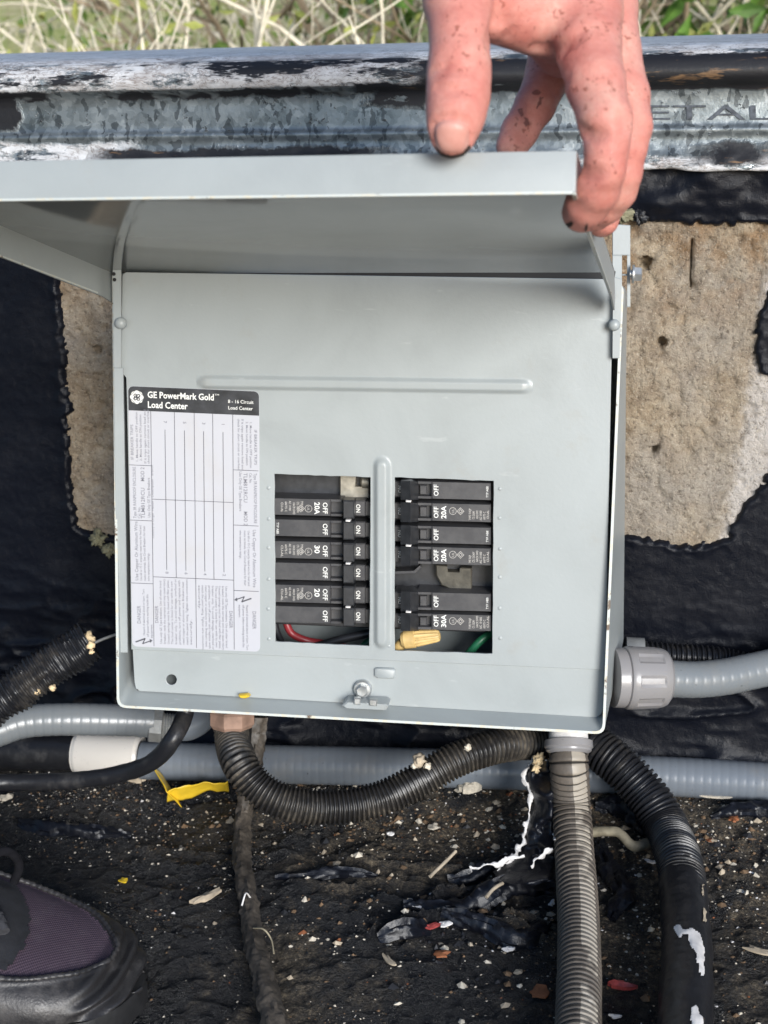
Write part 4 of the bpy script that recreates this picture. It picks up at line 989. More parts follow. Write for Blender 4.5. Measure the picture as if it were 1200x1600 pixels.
# black corrugated conduit at the right running to smooth black pipe
g = empty('curving_conduit', None, atD(930, 1170, .985)); tag(g, 'black corrugated conduit curving from behind the panel down the right side', 'conduit')
rp = [atD(905,1140,1.0), atD(935,1170,.99), atD(975,1203,.98), atD(1018,1252,.97), atD(1045,1300,.955), onZ(1062,1350,.016), onZ(1068,1395,.015)]
wchild(uvtube('hose', rp, .0132, M['corr_black'], None, .0005, 36, corr(.0036, .0012, .55), .0003, 21), g)
sp_ = [onZ(1066,1375,.0155), onZ(1071,1440,.0150), onZ(1073,1520,.0150), onZ(1070,1600,.0150), onZ(1062,1760,.015), onZ(1045,2000,.015)]
def painted_pipe():
    t = NT('black_pipe_white_chipped'); uv = t.sep(t.coord('UV')); pos = t.coord('Object')
    n_ = t.noise(55, 6, 0.7); n2 = t.noise(200, 5, 0.75)
    w1 = t.ramp(n_, [(0.60, 0.0), (0.615, 1.0)]); w2 = t.ramp(n2, [(0.68, 0.0), (0.72, 1.0)])
    b = t.mix(t.math('MULTIPLY', w2, 0.6), (0.012, 0.0125, 0.015), (0.22, 0.13, 0.07)); b = t.mix(w1, b, (0.012, 0.012, 0.014))
    t.setp(base=b, rough=0.4); t.bump(t.noise(160, 5), 0.3, 0.002); return t.m
wchild(uvtube('smooth_pipe', sp_, .0142, painted_pipe(), None, .0008, 36, None, .0010, 24), g)
# second black corrugated conduit behind the nylon connector, with metal clamp
g = empty('rear_conduit', None, atD(1000, 1010, 1.0)); tag(g, 'black corrugated conduit behind the nylon connector at the wall', 'conduit')
wchild(uvtube('hose', [atD(1000,1022,.985), atD(1050,1026,.985), atD(1110,1030,.985), atD(1150,1037,.985), atD(1250,1062,.97)], .0082, M['corr_black'], None, .0005, 28, corr(.0034, .0009)), g)
mb = MB(); c0 = atD(978, 1015, .985); lathe(mb, [(0, .006), (0, .0085), (.012, .0085), (.012, .006)], axis_matrix(c0, cax), 24); wchild(mb.build('clamp', M['zinc'], None, True, 30), g)
# earth-caked cable on the roof, rising behind the U bend
g = uvtube('dirty_cable', [atD(403,1120,1.0), atD(400,1165,1.0), atD(392,1215,.99), onZ(380,1275,.012), onZ(378,1340,.007), onZ(388,1410,.006), onZ(402,1490,.006), onZ(422,1570,.007), onZ(445,1680,.007), onZ(470,1860,.006)], lambda s: .0055+.0022*sstep(.15, .4, s), M['cable_dirt'], None, .0008, 24, None, .0026, 27)
tag(setorigin(g, onZ(380,1275,.005)), 'earth caked old cable running down the roof below the U bend', 'cable')

# chipped white paint on the smooth pipe, as thin curled skins of paint
def conform(name, px, obj, lift, mat, parent=None, thick=0.0004, res=26, noise=0.0, seed=0):
    """thin skin whose outline is measured in the photo, laid onto a surface"""
    dg = bpy.context.evaluated_depsgraph_get(); bvh = BVHTree.FromObject(obj, dg); Mi = obj.matrix_world.inverted()
    P = np.array(px, float); u0, v0 = P.min(0); u1, v1 = P.max(0)
    us = np.linspace(u0, u1, res); vs = np.linspace(v0, v1, res); UU, VV = np.meshgrid(us, vs, indexing='ij')
    sd = poly_sd(UU, VV, px) + noise*fbm(UU*.16, VV*.16, 0, 3, seed)
    idx = {}; V = []; 
    oc = Mi @ CPOS
    for i in range(res):
        for j in range(res):
            if sd[i, j] < -0.02*(u1-u0): continue
            d = (Mi.to_3x3() @ ray(UU[i, j], VV[i, j])).normalized(); hit = bvh.ray_cast(oc, d)
            if hit[0] is None: continue
            edge = min(1.0, max(0.0, sd[i, j]/(0.12*min(u1-u0, v1-v0))))
            idx[i, j] = len(V); V.append(obj.matrix_world @ (hit[0]+hit[1]*(lift+thick*edge**.5)))
    F = [(idx[i, j], idx[i+1, j], idx[i+1, j+1], idx[i, j+1]) for i in range(res-1) for j in range(res-1) if all(k in idx for k in ((i, j), (i+1, j), (i+1, j+1), (i, j+1)))]
    if not F: return None
    mb = MB(); mb.add(V, F); return mb.build(name, mat, parent, True, 180)
bpy.context.view_layer.update()
pipe = bpy.data.objects['smooth_pipe']; cg = pipe.parent
for k, px in enumerate([[(1052,1450),(1060,1446),(1070,1452),(1082,1450),(1094,1462),(1099,1475),(1100,1500),(1098,1528),(1093,1520),(1088,1495),(1080,1478),(1074,1462),(1062,1466)],
                        [(1080,1575),(1086,1572),(1098,1590),(1100,1625),(1078,1625)], [(1094,1378),(1098,1384),(1100,1402),(1096,1400)], [(1098,1420),(1102,1425),(1103,1444),(1097,1440)]]):
    q = conform('paint_chip', px, pipe, .0005, M['white_flake'] if k < 2 else M['wood'], None, .0004, 34, 3.0, k)
    if q: wchild(q, cg)

# ================================================================== THINGS LYING ABOUT
# yellow tape
def ribbon(name, ctrl, width_px, Ds, mat, up=None, thick=.0004, parent=None, crumple=.0015, seed=0, n=40):
    """strip with measured centre line on the roof; ctrl (u, v, lift)"""
    P = [onZ(u, v, z) for u, v, z in ctrl]; pts, s = spline(P, .002); N = len(pts)
    W = np.interp(np.linspace(0, 1, N), np.linspace(0, 1, len(width_px)), width_px)
    M_ = 9; G = np.zeros((N, M_, 3)); T = np.gradient(pts, axis=0); T /= np.linalg.norm(T, axis=1)[:, None]
    side = np.cross(T, np.array([0, 0, 1.0])); side /= np.linalg.norm(side, axis=1)[:, None]
    side = side*math.cos(1.0)+np.array([0, 0, 1.0])*math.sin(1.0)*(1 if up is None else up)
    for j in range(M_):
        a = (j/(M_-1)-.5); G[:, j] = pts+side*(W*.0004)[:, None]*a
    G[..., 2] += crumple*fbm(G[..., 0]*90, G[..., 1]*90, 0, 3, seed)
    G[..., 1] += crumple*fbm(G[..., 0]*70, G[..., 2]*70, 3, 3, seed+1)
    me = grid_mesh(name, G); me.materials.append(mat); o = link(name, me, parent, True, 180)
    md = o.modifiers.new('solid', 'SOLIDIFY'); md.thickness = thick
    return o
t = empty('yellow_tape', None, onZ(280, 1235, .008)); tag(t, 'crumpled piece of yellow tape lying below the grey conduit', 'tape')
wchild(ribbon('strip', [(246,1202,.020),(256,1222,.014),(272,1248,.008)], [34,42,48], None, M['tape'], 1, .0005, None, .002, 3), t)
wchild(ribbon('strip', [(262,1244,.009),(295,1236,.010),(330,1231,.010),(356,1229,.010)], [40,38,34,44], None, M['tape'], 1, .0005, None, .004, 8), t)

def chip(name, u, v, L_, W_, ang, mat, label, cat, seed, lift=.0012, h=.0010, curl_=.0006, group=None):
    """small flat curled chip with an irregular outline, lying on the roof"""
    r = np.random.default_rng(seed); k = 14; base = ground_at(u, v)
    outl = []
    for i in range(k):
        a = 2*math.pi*i/k; rr = 1+r.uniform(-.28, .28); outl.append((L_/2*rr*math.cos(a), W_/2*rr*math.sin(a)))
    ca, sa = math.cos(ang), math.sin(ang)
    def pt(x, y, z): return (x*ca-y*sa, x*sa+y*ca, z+curl_*((x/(L_/2))**2)+lift)
    V = [pt(0, 0, h*1.3)]+[pt(x*.55, y*.55, h*(1.2+r.uniform(-.4, .4))) for x, y in outl]+[pt(x, y, h*.7) for x, y in outl]+[pt(x, y, -h*.2) for x, y in outl]
    F = [(0, 1+i, 1+(i+1) % k) for i in range(k)]
    for j in range(2): F += [(1+j*k+i, 1+j*k+(i+1) % k, 1+(j+1)*k+(i+1) % k, 1+(j+1)*k+i) for i in range(k)]
    F.append(tuple(1+2*k+i for i in range(k)))
    mb = MB(); mb.add(V, F); o = mb.build(name, mat, None, True, 35); o.location = base
    tag(o, label, cat, group); return o
def vang(a): return math.radians(a)+YAW
chip('wood_splinter', 322, 1410, .021, .006, vang(40), M['wood'], 'pale wood splinter on the roof left of the earth caked cable', 'splinter', 1, .002, .0020)
chip('yellow_scrap', 193, 1381, .0055, .006, vang(60), M['tape'], 'tiny yellow scrap on the roof above the shoe', 'scrap', 2)
chip('paint_flake', 648, 1424, .014, .007, vang(-40), M['white_flake'], 'bright white paint flake on folded tar in mid roof', 'flake', 3, .004)
chip('tar_scrap', 673, 1433, .010, .005, vang(10), M['red_plastic'], 'dark red scrap touching the bright white flake', 'scrap', 4, .004)
chip('paint_flake', 695, 1436, .008, .006, vang(10), M['white_flake'], 'small white flake right of the dark red scrap', 'flake', 5, .004)
chip('dry_leaf', 690, 1496, .009, .007, vang(30), M['orange_leaf'], 'small orange leaf on the roof below the folded tar', 'leaf', 6, .002)
chip('wood_chip', 608, 1506, .012, .004, vang(-60), M['wood'], 'thin tan chip standing left of the orange leaf', 'wood chip', 7, .002)
chip('red_stub', 970, 1547, .016, .005, vang(-18), M['red_plastic'], 'red stub lying between the two conduits at bottom right', 'scrap', 8, .002, .0026, .0)
chip('pink_scrap', 961, 1594, .006, .003, vang(-10), M['white_flake'], 'pinkish flake at the bottom edge between the two conduits', 'flake', 9)
chip('pale_leaf', 1112, 1250, .022, .006, vang(-20), M['pale_debris'], 'pale dried leaf below the long grey conduit at right', 'leaf', 10, .003)
chip('wood_chip', 1188, 1490, .018, .006, vang(-25), M['wood'], 'tan chip at the right edge beside the smooth black pipe', 'wood chip', 11, .002)
chip('brown_leaf', 1146, 1288, .009, .007, vang(50), M['orange_leaf'], 'brown leaf scrap right of the black corrugated bend', 'leaf', 12, .003)
chip('paint_flake', 862, 1422, .006, .003, vang(60), M['white_flake'], 'white flake just left of the dropping conduit', 'flake', 13, .004)
chip('paint_flake', 794, 1490, .007, .004, vang(5), M['white_flake'], 'white flake on soil between folded tar and bottom edge', 'flake', 14, .002)
chip('dry_leaf', 842, 1555, .011, .010, vang(70), M['orange_leaf'], 'dark brown leaf near the bottom left of the dropping conduit', 'leaf', 15, .002)
chip('paint_flake', 1018, 1350, .008, .003, vang(-25), M['white_flake'], 'long white flake between the dropping and the curving conduit', 'flake', 16, .003)
chip('foam_chip', 676, 1295, .007, .008, vang(70), M['pale_debris'], 'yellowish crumb under the U bend near the grey conduit', 'crumb', 17, .002)
chip('foam_chip', 610, 1308, .005, .004, vang(0), M['white_flake'], 'white crumb on dark soil below the U bend', 'crumb', 18, .002)
chip('mud_clod', 735, 1232, .016, .008, vang(10), M['pale_debris'], 'pale mud clod against the grey conduit left of the torn tar', 'clod', 19, .003, .004)
chip('mud_clod', 690, 1228, .020, .008, vang(-5), M['wood'], 'tan mud clod against the grey conduit below the U bend', 'clod', 20, .003, .004)
chip('mud_clod', 215, 1228, .012, .008, vang(-15), M['wood'], 'tan clod under the black cable left of the yellow tape', 'clod', 21, .003, .004)
chip('mud_clod', 10, 1252, .012, .006, vang(35), M['pale_debris'], 'pale scrap on the roof at the far left edge', 'scrap', 22, .003, .002)
def twig(name, pts, r, mat, label):
    P = [onZ(u, v, z) for u, v, z in pts]; o = uvtube(name, P, r, mat, None, .0015, 10, None, r*.4, 3); tag(setorigin(o, P[0]), label, 'twig'); return o
twig('twig', [(672,1370,.006),(690,1352,.008),(712,1330,.010)], .0011, M['wood'], 'reddish twig leaning on the folded tar in mid roof')
twig('twig', [(760,1402,.008),(772,1388,.010),(785,1380,.009)], .0011, M['wood'], 'short pale forked twig on soil left of the dropping conduit')
twig('dry_strip', [(925,1300,.012),(965,1300,.014),(990,1322,.008),(1018,1316,.004)], .0032, M['dry_leaf'], 'grey brown dried strip between the dropping and the curving conduit')
twig('wire_strand', [(378,1415,.018),(384,1396,.022),(391,1402,.014)], .0005, M['white_flake'], 'thin white strand looped on the earth caked cable')
twig('root_strand', [(396,1450,.012),(412,1452,.016),(424,1468,.010),(428,1490,.006)], .0005, M['dry_leaf'], 'thin curled root at the right of the earth caked cable')

# torn tar at the foot of the dropping conduit: crumpled flap with white torn edge
def flap(ctrl_left, ctrl_right, name, seed, lift, mat, parent, amp=.006):
    nA, nB = 70, 40; A, _ = spline(ctrl_left, .001); B, _ = spline(ctrl_right, .001)
    A = A[np.linspace(0, len(A)-1, nA).astype(int)]; B = B[np.linspace(0, len(B)-1, nA).astype(int)]
    t = np.linspace(0, 1, nB)[None, :, None]; G = A[:, None]*(1-t)+B[:, None]*t
    bul = np.sin(np.pi*t[..., 0])
    n1 = fbm(G[..., 0]*60, G[..., 1]*60, G[..., 2]*60, 3, seed); n2 = 1-np.abs(fbm(G[..., 0]*45, G[..., 2]*45, G[..., 1]*30, 2, seed+3))*2
    n3 = np.abs(fbm(G[..., 0]*110+7, G[..., 2]*110, G[..., 1]*110, 2, seed+9))
    off = bul**.5*(amp*.8+amp*n1*1.3+amp*1.3*np.clip(n2, 0, 1)+amp*1.0*n3)
    G = G + off[..., None]*np.array([cf.x*-1, cf.y*-1, .25])
    me = grid_mesh(name, G); me.materials.append(mat); o = link(name, me, parent, True, 180); return o, A
tf = empty('torn_tar', None, onZ(845, 1340, .0)); tag(tf, 'crumpled torn tar with white ragged edge beside the dropping conduit', 'torn tar')
cl = [atD(838,1178,.965), atD(822,1210,.96), atD(832,1250,.955), atD(822,1290,.95), onZ(812,1330,.010), onZ(770,1362,.006)]
crr = [atD(872,1175,.962), atD(874,1210,.955), atD(872,1250,.95), atD(872,1290,.945), onZ(872,1330,.012), onZ(868,1372,.010)]
fo, A = flap(cl, crr, 'tar_sheet', 5, 0, M['tar_glossy'], None, .009); wchild(fo, tf)
def rag(name, A, seed, mat, wid=.0022):
    P, s = spline([Vector(a) for a in A], .0006); N = len(P)
    P = P + .0016*np.stack([fbm(s*170, s*0+i, seed, 3, seed+i) for i in range(3)], 1)
    T = np.gradient(P, axis=0); T /= np.linalg.norm(T, axis=1)[:, None]+1e-9
    view = np.array(cf[:]); side = np.cross(T, view); side /= np.linalg.norm(side, axis=1)[:, None]+1e-9
    G = np.zeros((N, 5, 3))
    for k, q in enumerate((-1, -.5, 0, .5, 1)):
        w_ = wid*np.clip(.35+1.1*fbm(s*230, s*0+k*.6, seed, 3, seed+11), .06, 1.2)
        G[:, k] = P + side*(q*w_)[:, None] + view*(.0009*q*q+.0006*fbm(s*300, s*0+k, 0, 2, seed))[:, None]
    me = grid_mesh(name, G); me.materials.append(mat); o = link(name, me, None, True, 180)
    md = o.modifiers.new('solid', 'SOLIDIFY'); md.thickness = .0006; return o
off = Vector((0.0, -0.004, 0.002))
wchild(rag('torn_edge', [Vector(a)+off for a in A[::6]], 4, M['white_flake'], .0030), tf)
wchild(rag('torn_edge', [onZ(735,1358,.012), onZ(765,1352,.014), onZ(795,1345,.016), onZ(820,1338,.018)], 9, M['white_flake'], .0027), tf)
wchild(rag('torn_edge', [onZ(828,1352,.018), onZ(845,1336,.022), onZ(862,1330,.024)], 14, M['white_flake'], .0035), tf)
wchild(rag('torn_edge', [atD(868,1280,.94), atD(866,1296,.94), onZ(868,1312,.03)], 19, M['white_flake'], .0012), tf)
for i, (u, v, r) in enumerate([(842,1186,.005), (858,1196,.004), (838,1200,.0035)]): wchild(blob('foam_lump', atD(u, v, .948), r*.7, M['foam'], 40+i, 1.2, 3.), tf)
# wrinkles of thick tar on the roof
def tar_roll(pts, r, label, seed):
    P = [ground_at(u, v, r*.15) for u, v in pts]; o = uvtube('tar_wrinkle', P, lambda s: r*(.15+.85*np.sin(np.pi*np.clip(s/s.max(), .02, .98))**.6), M['tar_glossy'], None, .0012, 20, None, r*.55, seed)
    tag(setorigin(o, P[len(P)//2]), label, 'tar wrinkle', 'tar wrinkles on the roof'); return o
tar_roll([(630,1420),(680,1424),(730,1416),(790,1404),(865,1392)], .0075, 'long tar wrinkle running right from the bright white flake', 3)
tar_roll([(690,1444),(760,1440),(810,1446),(868,1434)], .0068, 'tar wrinkle just below the long one beside the dropping conduit', 6)
tar_roll([(590,1470),(630,1464),(672,1456)], .0062, 'short greyish tar wrinkle below the bright white flake', 9)
tar_roll([(935,1325),(955,1365),(972,1405),(955,1440)], .0078, 'curved tar wrinkle right of the dropping conduit', 12)
tar_roll([(430,1374),(480,1372),(530,1368),(590,1370)], .0042, 'thin tar wrinkle right of the earth caked cable', 15)
tar_roll([(700,1376),(745,1362),(790,1352),(830,1348)], .0060, 'tar wrinkle under the white torn edge left of the dropping conduit', 18)
tar_roll([(930,1262),(965,1270),(1000,1290),(1015,1310)], .0080, 'broad tar wrinkle between the dropping conduit and the black bend', 21)
tar_roll([(1110,1275),(1150,1268),(1200,1272),(1260,1280)], .0060, 'tar wrinkle at the right edge below the long grey conduit', 24)
tar_roll([(30,1290),(90,1300),(150,1308),(205,1304)], .0060, 'low tar wrinkle above the shoe', 27)

# lichen crumbs at the left foot of the scraped patch
for i, (u, v, r, lb) in enumerate([(152,842,.0052,'larger lichen covered crumb clinging to the wall left of the panel'), (170,858,.0042,'smaller lichen covered crumb lower down against the panel left side')]):
    o = blob('lichen_crumb', onY(u, v, -.005), r, M['moss'], 60+i, 1.3, 3.0, (1, .6, 1), 4); tag(o, lb, 'crumb')
for i, (u, v, r, lb) in enumerate([(972,334,.0052,'mossy crumb under the coping beside the fingertips'), (1000,338,.0040,'black tar crumb at the top corner of the bare concrete')]):
    o = blob('wall_crumb', onY(u, v, -.006), r, M['moss'] if i == 0 else M['black_debris'], 70+i, 1.2, 3.0, (1, .6, 1), 4); tag(o, lb, 'crumb')

# grit and crumbs: far too many to count
def scatter(name, count, mats, weights, sizes, dens, label):
    mb = MB(); n_ = 0; W = np.cumsum(weights)/sum(weights); k = 0
    X = rng.uniform(-.34, .40, count*3); Y = rng.uniform(-.46, -.004, count*3)
    keepm = rng.random(count*3) < dens(X, Y); X = X[keepm][:count]; Y = Y[keepm][:count]; Z = roof_height(X, Y)
    for x, y, z in zip(X, Y, Z):
        mi = int(np.searchsorted(W, rng.random())); s = sizes[0]*(sizes[1]/sizes[0])**(rng.random()**2.2); a = rng.uniform(0, 6.28); fl = rng.uniform(.25, .7); el = rng.uniform(.45, 1.0)
        ca, sa = math.cos(a), math.sin(a); kk = 5
        ring = []
        for i in range(kk):
            t = 2*math.pi*i/kk; q = rng.uniform(.7, 1.15)*s; px_, py_ = q*math.cos(t), q*math.sin(t)*el; ring.append((x+px_*ca-py_*sa, y+px_*sa+py_*ca, z+rng.uniform(.05, .35)*s*fl))
        top = (x+rng.uniform(-.3, .3)*s, y+rng.uniform(-.3, .3)*s, z+s*fl*1.3)
        mb.add(ring+[top, (x, y, z-s*.3)], [(i, (i+1) % kk, 5) for i in range(kk)]+[(i, (i+1) % kk, 6) for i in range(kk)], mi)
    o = mb.build(name, mats, None, False); tag(o, label, None, None, 'stuff'); return o
dn1 = lambda X, Y: np.clip((.10+1.3*sstep(-.05, .40, fbm(X*11, Y*15, 0, 5, 111, .7)))*(.45+.55*sstep(-.03, .06, X))+.8*np.exp(-((Y+.06)/.05)**2), 0, 1)
scatter('grit', 16000, [M['white_flake'], M['pale_debris'], M['brown_debris'], M['soil_debris'], M['black_debris']], [.05, .27, .36, .20, .12], (.0004, .0017), dn1, 'fine pale grit and crumbs scattered over the black roof')
CL = [onZ(u, v) for u, v in ((660,1300),(820,1395),(1000,1420),(800,1520),(1160,1340),(480,1450),(1130,1560),(560,1300))]
dn2 = lambda X, Y: np.clip(sum(.55*np.exp(-((X-c.x)**2+(1.6*(Y-c.y))**2)/.030**2) for c in CL)*(.3+1.2*vnoise(X*60, Y*60, 0, 141))+.9*np.exp(-((Y+.075)/.04)**2)*sstep(-.2, 0., X)+.5*np.exp(-(((X-FOLD.x)/.12)**2+((Y-FOLD.y)/.07)**2)), 0, 1)
scatter('litter', 4200, [M['pale_debris'], M['wood'], M['brown_debris'], M['black_debris'], M['orange_leaf']], [.2, .2, .34, .3, .05], (.0007, .0042), dn2, 'leaf crumbs and mud bits banked along the wall foot')

# ================================================================== SHOE
def shoe():
    toe = onZ(224, 1572, .0); root = empty('shoe', Matrix.Translation(toe) @ Matrix.Rotation(math.radians(4), 4, 'Z')); tag(root, 'black leather work shoe with purple mesh on the roof at lower left', 'shoe')
    # local: x from 0 (toe tip) to -0.29 (heel), y across, z up
    sx = np.array([0, .006, .018, .04, .07, .10, .14, .19, .24, .275, .288]); hw = np.array([.004, .022, .036, .047, .053, .054, .050, .042, .040, .033, .012]); ht = np.array([.012, .024, .033, .041, .050, .062, .082, .100, .104, .104, .098])
    ns, nt = 150, 90; S = np.linspace(0, .288, ns)**1.0; S = .288*(np.linspace(0, 1, ns)**1.35)
    H = np.interp(S, sx, ht); Wd = np.interp(S, sx, hw)
    for _ in range(4): H[1:-1] = (H[:-2]+2*H[1:-1]+H[2:])/4; Wd[1:-1] = (Wd[:-2]+2*Wd[1:-1]+Wd[2:])/4
    th = np.linspace(0, np.pi, nt)
    c = np.cos(th); s = np.sin(th); ex = .62
    Yl = Wd[:, None]*(np.sign(c)*np.abs(c)**.8)[None, :]
    Z0 = .016; Zl = Z0+(H[:, None]-Z0)*(np.abs(s)**ex)[None, :]
    Xl = -S[:, None]*np.ones(nt)[None, :]
    # mesh region: in plan an ellipse on top of the vamp
    fx = (S[:, None]-.080)/.064; fy = Yl/(.80*Wd[:, None]+1e-6)
    mesh_d = 1-np.sqrt(np.clip(np.abs(fx), 0, 9)**2.4+np.abs(fy)**2.4)
    tong_d = np.minimum((S[:, None]-.062-.35*Yl-2.5*(Yl/.05)**2*.01)/.03, 1-np.abs(Yl+.002)/(.031))
    P = np.stack([Xl, Yl, Zl], -1)
    N_ = np.cross(np.gradient(P, axis=0), np.gradient(P, axis=1)); N_ /= np.linalg.norm(N_, axis=-1)[..., None]+1e-9
    N_ *= np.sign(N_[..., 2:3]+1e-6)*1.0
    rel = -.0016*sstep(-.02, .06, mesh_d)+.0012*np.exp(-((mesh_d+.055)/.03)**2)
    # ridges moulded into the toe cap
    rid = sstep(.040, .020, S[:, None])*sstep(.018, .030, Zl-.0)*0
    rel = rel + .0024*np.sin((Zl+.25*S[:, None])*2*np.pi/.0085)*sstep(.030, .014, S[:, None])*sstep(.040, .030, Zl) + .0006*fbm(Xl*60, Yl*60, Zl*60, 4, 5)*(mesh_d < 0)
    P = P+N_*rel[..., None]
    m_mesh = mesh_d > 0; m_t = tong_d > 0
    fm = lambda m: m[:-1, :-1]
    lea = NT('worn_black_leather'); cr_ = lea.noise(55, 7, .7); sc = lea.ramp(lea.noise(25, 6, .7), [(.5, 0.), (.72, 1.)])
    lea.setp(base=lea.mix(lea.math('MULTIPLY', sc, .75), (.020, .019, .020), (.12, .11, .105)), rough=lea.ramp(cr_, [(.3, .30), (.7, .55)])); lea.bump(lea.math('ADD', cr_, lea.noise(700, 3)), .25, .001)
    purp = NT('purple_mesh_fabric'); xyz = purp.sep(purp.coord())
    wv = purp.math('SINE', purp.math('MULTIPLY', purp.math('ADD', xyz[0], purp.math('MULTIPLY', xyz[1], .9)), 4200.)); wv2 = purp.math('SINE', purp.math('MULTIPLY', purp.math('SUBTRACT', xyz[1], xyz[0]), 2600.))
    pn = purp.noise(60, 5, .7)
    pb = purp.mix(purp.math('ADD', purp.math('MULTIPLY', wv, .35), .5), (.030, .020, .031), (.088, .056, .080)); pb = purp.mix(purp.ramp(pn, [(.5, 0.), (.8, .4)]), pb, (.11, .09, .10))
    purp.setp(base=pb, rough=.8); purp.bump(purp.math('ADD', wv, wv2), .3, .0006)
    for nm, mask, mat in (('leather_upper', ~fm(m_mesh) & ~fm(m_t), lea.m), ('mesh_vamp', fm(m_mesh) & ~fm(m_t), purp.m)):
        me = grid_mesh(nm, P, mask); me.materials.append(mat); link(nm, me, root, True, 180)
    # padded tongue panel and strap
    pad = P+N_*(.0016+.0035*sstep(0, .5, tong_d))[..., None]
    me = grid_mesh('tongue', pad, fm(tong_d > -.06)); me.materials.append(plain('black_padding', (.014, .0145, .018), .85, 0, 200, .3, .4, 700)); link('tongue', me, root, True, 180)
    # strap across the instep
    def surf(x, y):
        i = int(np.argmin(np.abs(S+x))); j = int(np.argmin(np.abs(Yl[i]-y))); return Vector(pad[i, j]), Vector(N_[i, j])
    V = []; F = []; nb = 40
    for k in range(nb):
        t = k/(nb-1); x = -.070-.050*t; y = -.018+.036*math.sin(t*1.4)
        p, nn_ = surf(x, y); V.append(p+nn_*.0028)
    mb = MB(); mb.tube([(v+Vector((0, 0, .0))) for v in V], [.0032]*nb, 10); mb.build('lace_strap', plain('grey_webbing', (.040, .040, .045), .8, 0, 300, .3, .3, 900), root)
    lp_ = [root.matrix_world.inverted() @ onZ(u, v, z) for u, v, z in ((-34,1372,.070),(-20,1345,.084),(2,1330,.090),(22,1336,.086),(30,1354,.076),(22,1378,.066))]
    P_, _ = spline(lp_, .002); mb = MB(); mb.tube(P_, .0026, 12); lw = plain('black_webbing', (.009, .009, .011), .95, 0, 200, .3, .3, 800); lw.node_tree.nodes['Principled BSDF'].inputs['Specular IOR Level'].default_value = .1; mb.build('pull_loop', lw, root)
    mb = MB(); bnd = []
    for k in range(90):       # piped seam round the mesh
        a = -2.3+4.6*k/89; cx_ = math.copysign(abs(math.cos(a))**(2/2.4), math.cos(a)); sy_ = math.copysign(abs(math.sin(a))**(2/2.4), math.sin(a))
        s_ = .078-.063*cx_; i = int(np.argmin(np.abs(S-s_))); y = .80*Wd[i]*sy_; j = int(np.argmin(np.abs(Yl[i]-y))); bnd.append(Vector(P[i, j])+Vector(N_[i, j])*.0004)
    bp, _ = spline(bnd[::3], .0012); mb.tube(bp, [.0016+.0003*math.sin(i*1.9) for i in range(len(bp))], 10); mb.build('piped_seam', lea.m, root)
    mb = MB(); bp2 = bp+np.array([0.0035, 0, -.002])*1.0
    # sole
    so = []; 
    for zz, g_ in ((.0, .9), (.002, .98), (.010, 1.0), (.015, .97)):
        ring = [(-S[i]+(.001 if S[i] < .02 else 0), Wd[i]*g_+.001, zz) for i in range(0, ns, 3)]+[(-S[i]+(.001 if S[i] < .02 else 0), -Wd[i]*g_-.001, zz) for i in range(ns-1, -1, -3)]
        so.append(ring)
    n_ = len(so[0]); V = [p for r_ in so for p in r_]; F = [(j*n_+i, j*n_+(i+1) % n_, (j+1)*n_+(i+1) % n_, (j+1)*n_+i) for j in range(3) for i in range(n_)]+[tuple(range(n_)), tuple(3*n_+i for i in range(n_))]
    mb = MB(); mb.add(V, F); mb.build('sole', plain('black_rubber', (.017, .017, .018), .55, 0, 120, .35, .3, 400), root, True, 40)
    # collar and heel tab ring
    mb = MB(); ring = [Vector((-.205+.062*math.cos(a), .031*math.sin(a), .103+.014*math.cos(a)*-.3)) for a in np.linspace(0, 2*math.pi, 48)]
    mb.tube(ring, .006, 10, False); mb.build('collar', plain('black_collar', (.016, .016, .019), .85, 0, 200, .3, .3, 600), root)
    # sock and trouser leg continue upwards out of the photograph
    mb = MB(); lp, _ = spline([(-.205, 0, .07), (-.207, 0, .14), (-.215, 0, .22), (-.22, 0, .40), (-.215, 0, .55)], .01)
    rr = np.interp(np.linspace(0, 1, len(lp)), [0, .2, .3, 1], [.036, .04, .058, .075]); mb.tube(lp, list(rr*(1+.03*np.sin(np.arange(len(lp))*.9))), 24); mb.build('trouser_leg', plain('dark_trousers', (.025, .027, .035), .9, 0, 80, .3, .3, 500), root)
    return root
shoe()

# ================================================================== HAND
def capsules(chains):
    segs = []
    for ch in chains:
        pts = [(atD(u, v, D), r*D/FPX) for (u, v, D, r) in ch]; segs.append([(np.array(a[:]), np.array(b[:]), ra, rb) for (a, ra), (b, rb) in zip(pts, pts[1:])])
    return segs
thumb = [(742,-118,.590,62),(722,-55,.575,58),(716,0,.565,54),(720,55,.560,48),(718,95,.557,47),(717,120,.556,48.5),(716,150,.5545,48),(712,180,.553,45),(708,203,.5525,38),(707,215,.553,31)]
index = [(905,-70,.600,60),(915,20,.590,57),(918,70,.580,52),(930,130,.567,46),(946,190,.559,41.5),(949,215,.558,36),(947,240,.558,32),(945,266,.559,31.5),(934,296,.566,34),(918,319,.574,33.5),(909,332,.580,31.5)]
middle = [(935,-70,.625,55),(945,10,.622,50),(955,80,.612,45),(974,150,.602,40),(981,198,.597,37),(977,230,.597,33),(970,270,.600,32),(962,297,.605,32),(945,318,.612,31),(928,334,.620,28)]
ring_ = [(930,-40,.655,48),(940,60,.655,42),(955,150,.645,36),(962,230,.640,30),(958,300,.640,26),(944,345,.645,21),(939,352,.648,19)]
pinky = [(890,-30,.660,46),(868,70,.665,42),(858,115,.664,36),(836,165,.655,31),(812,205,.648,28),(800,228,.645,25.5)]
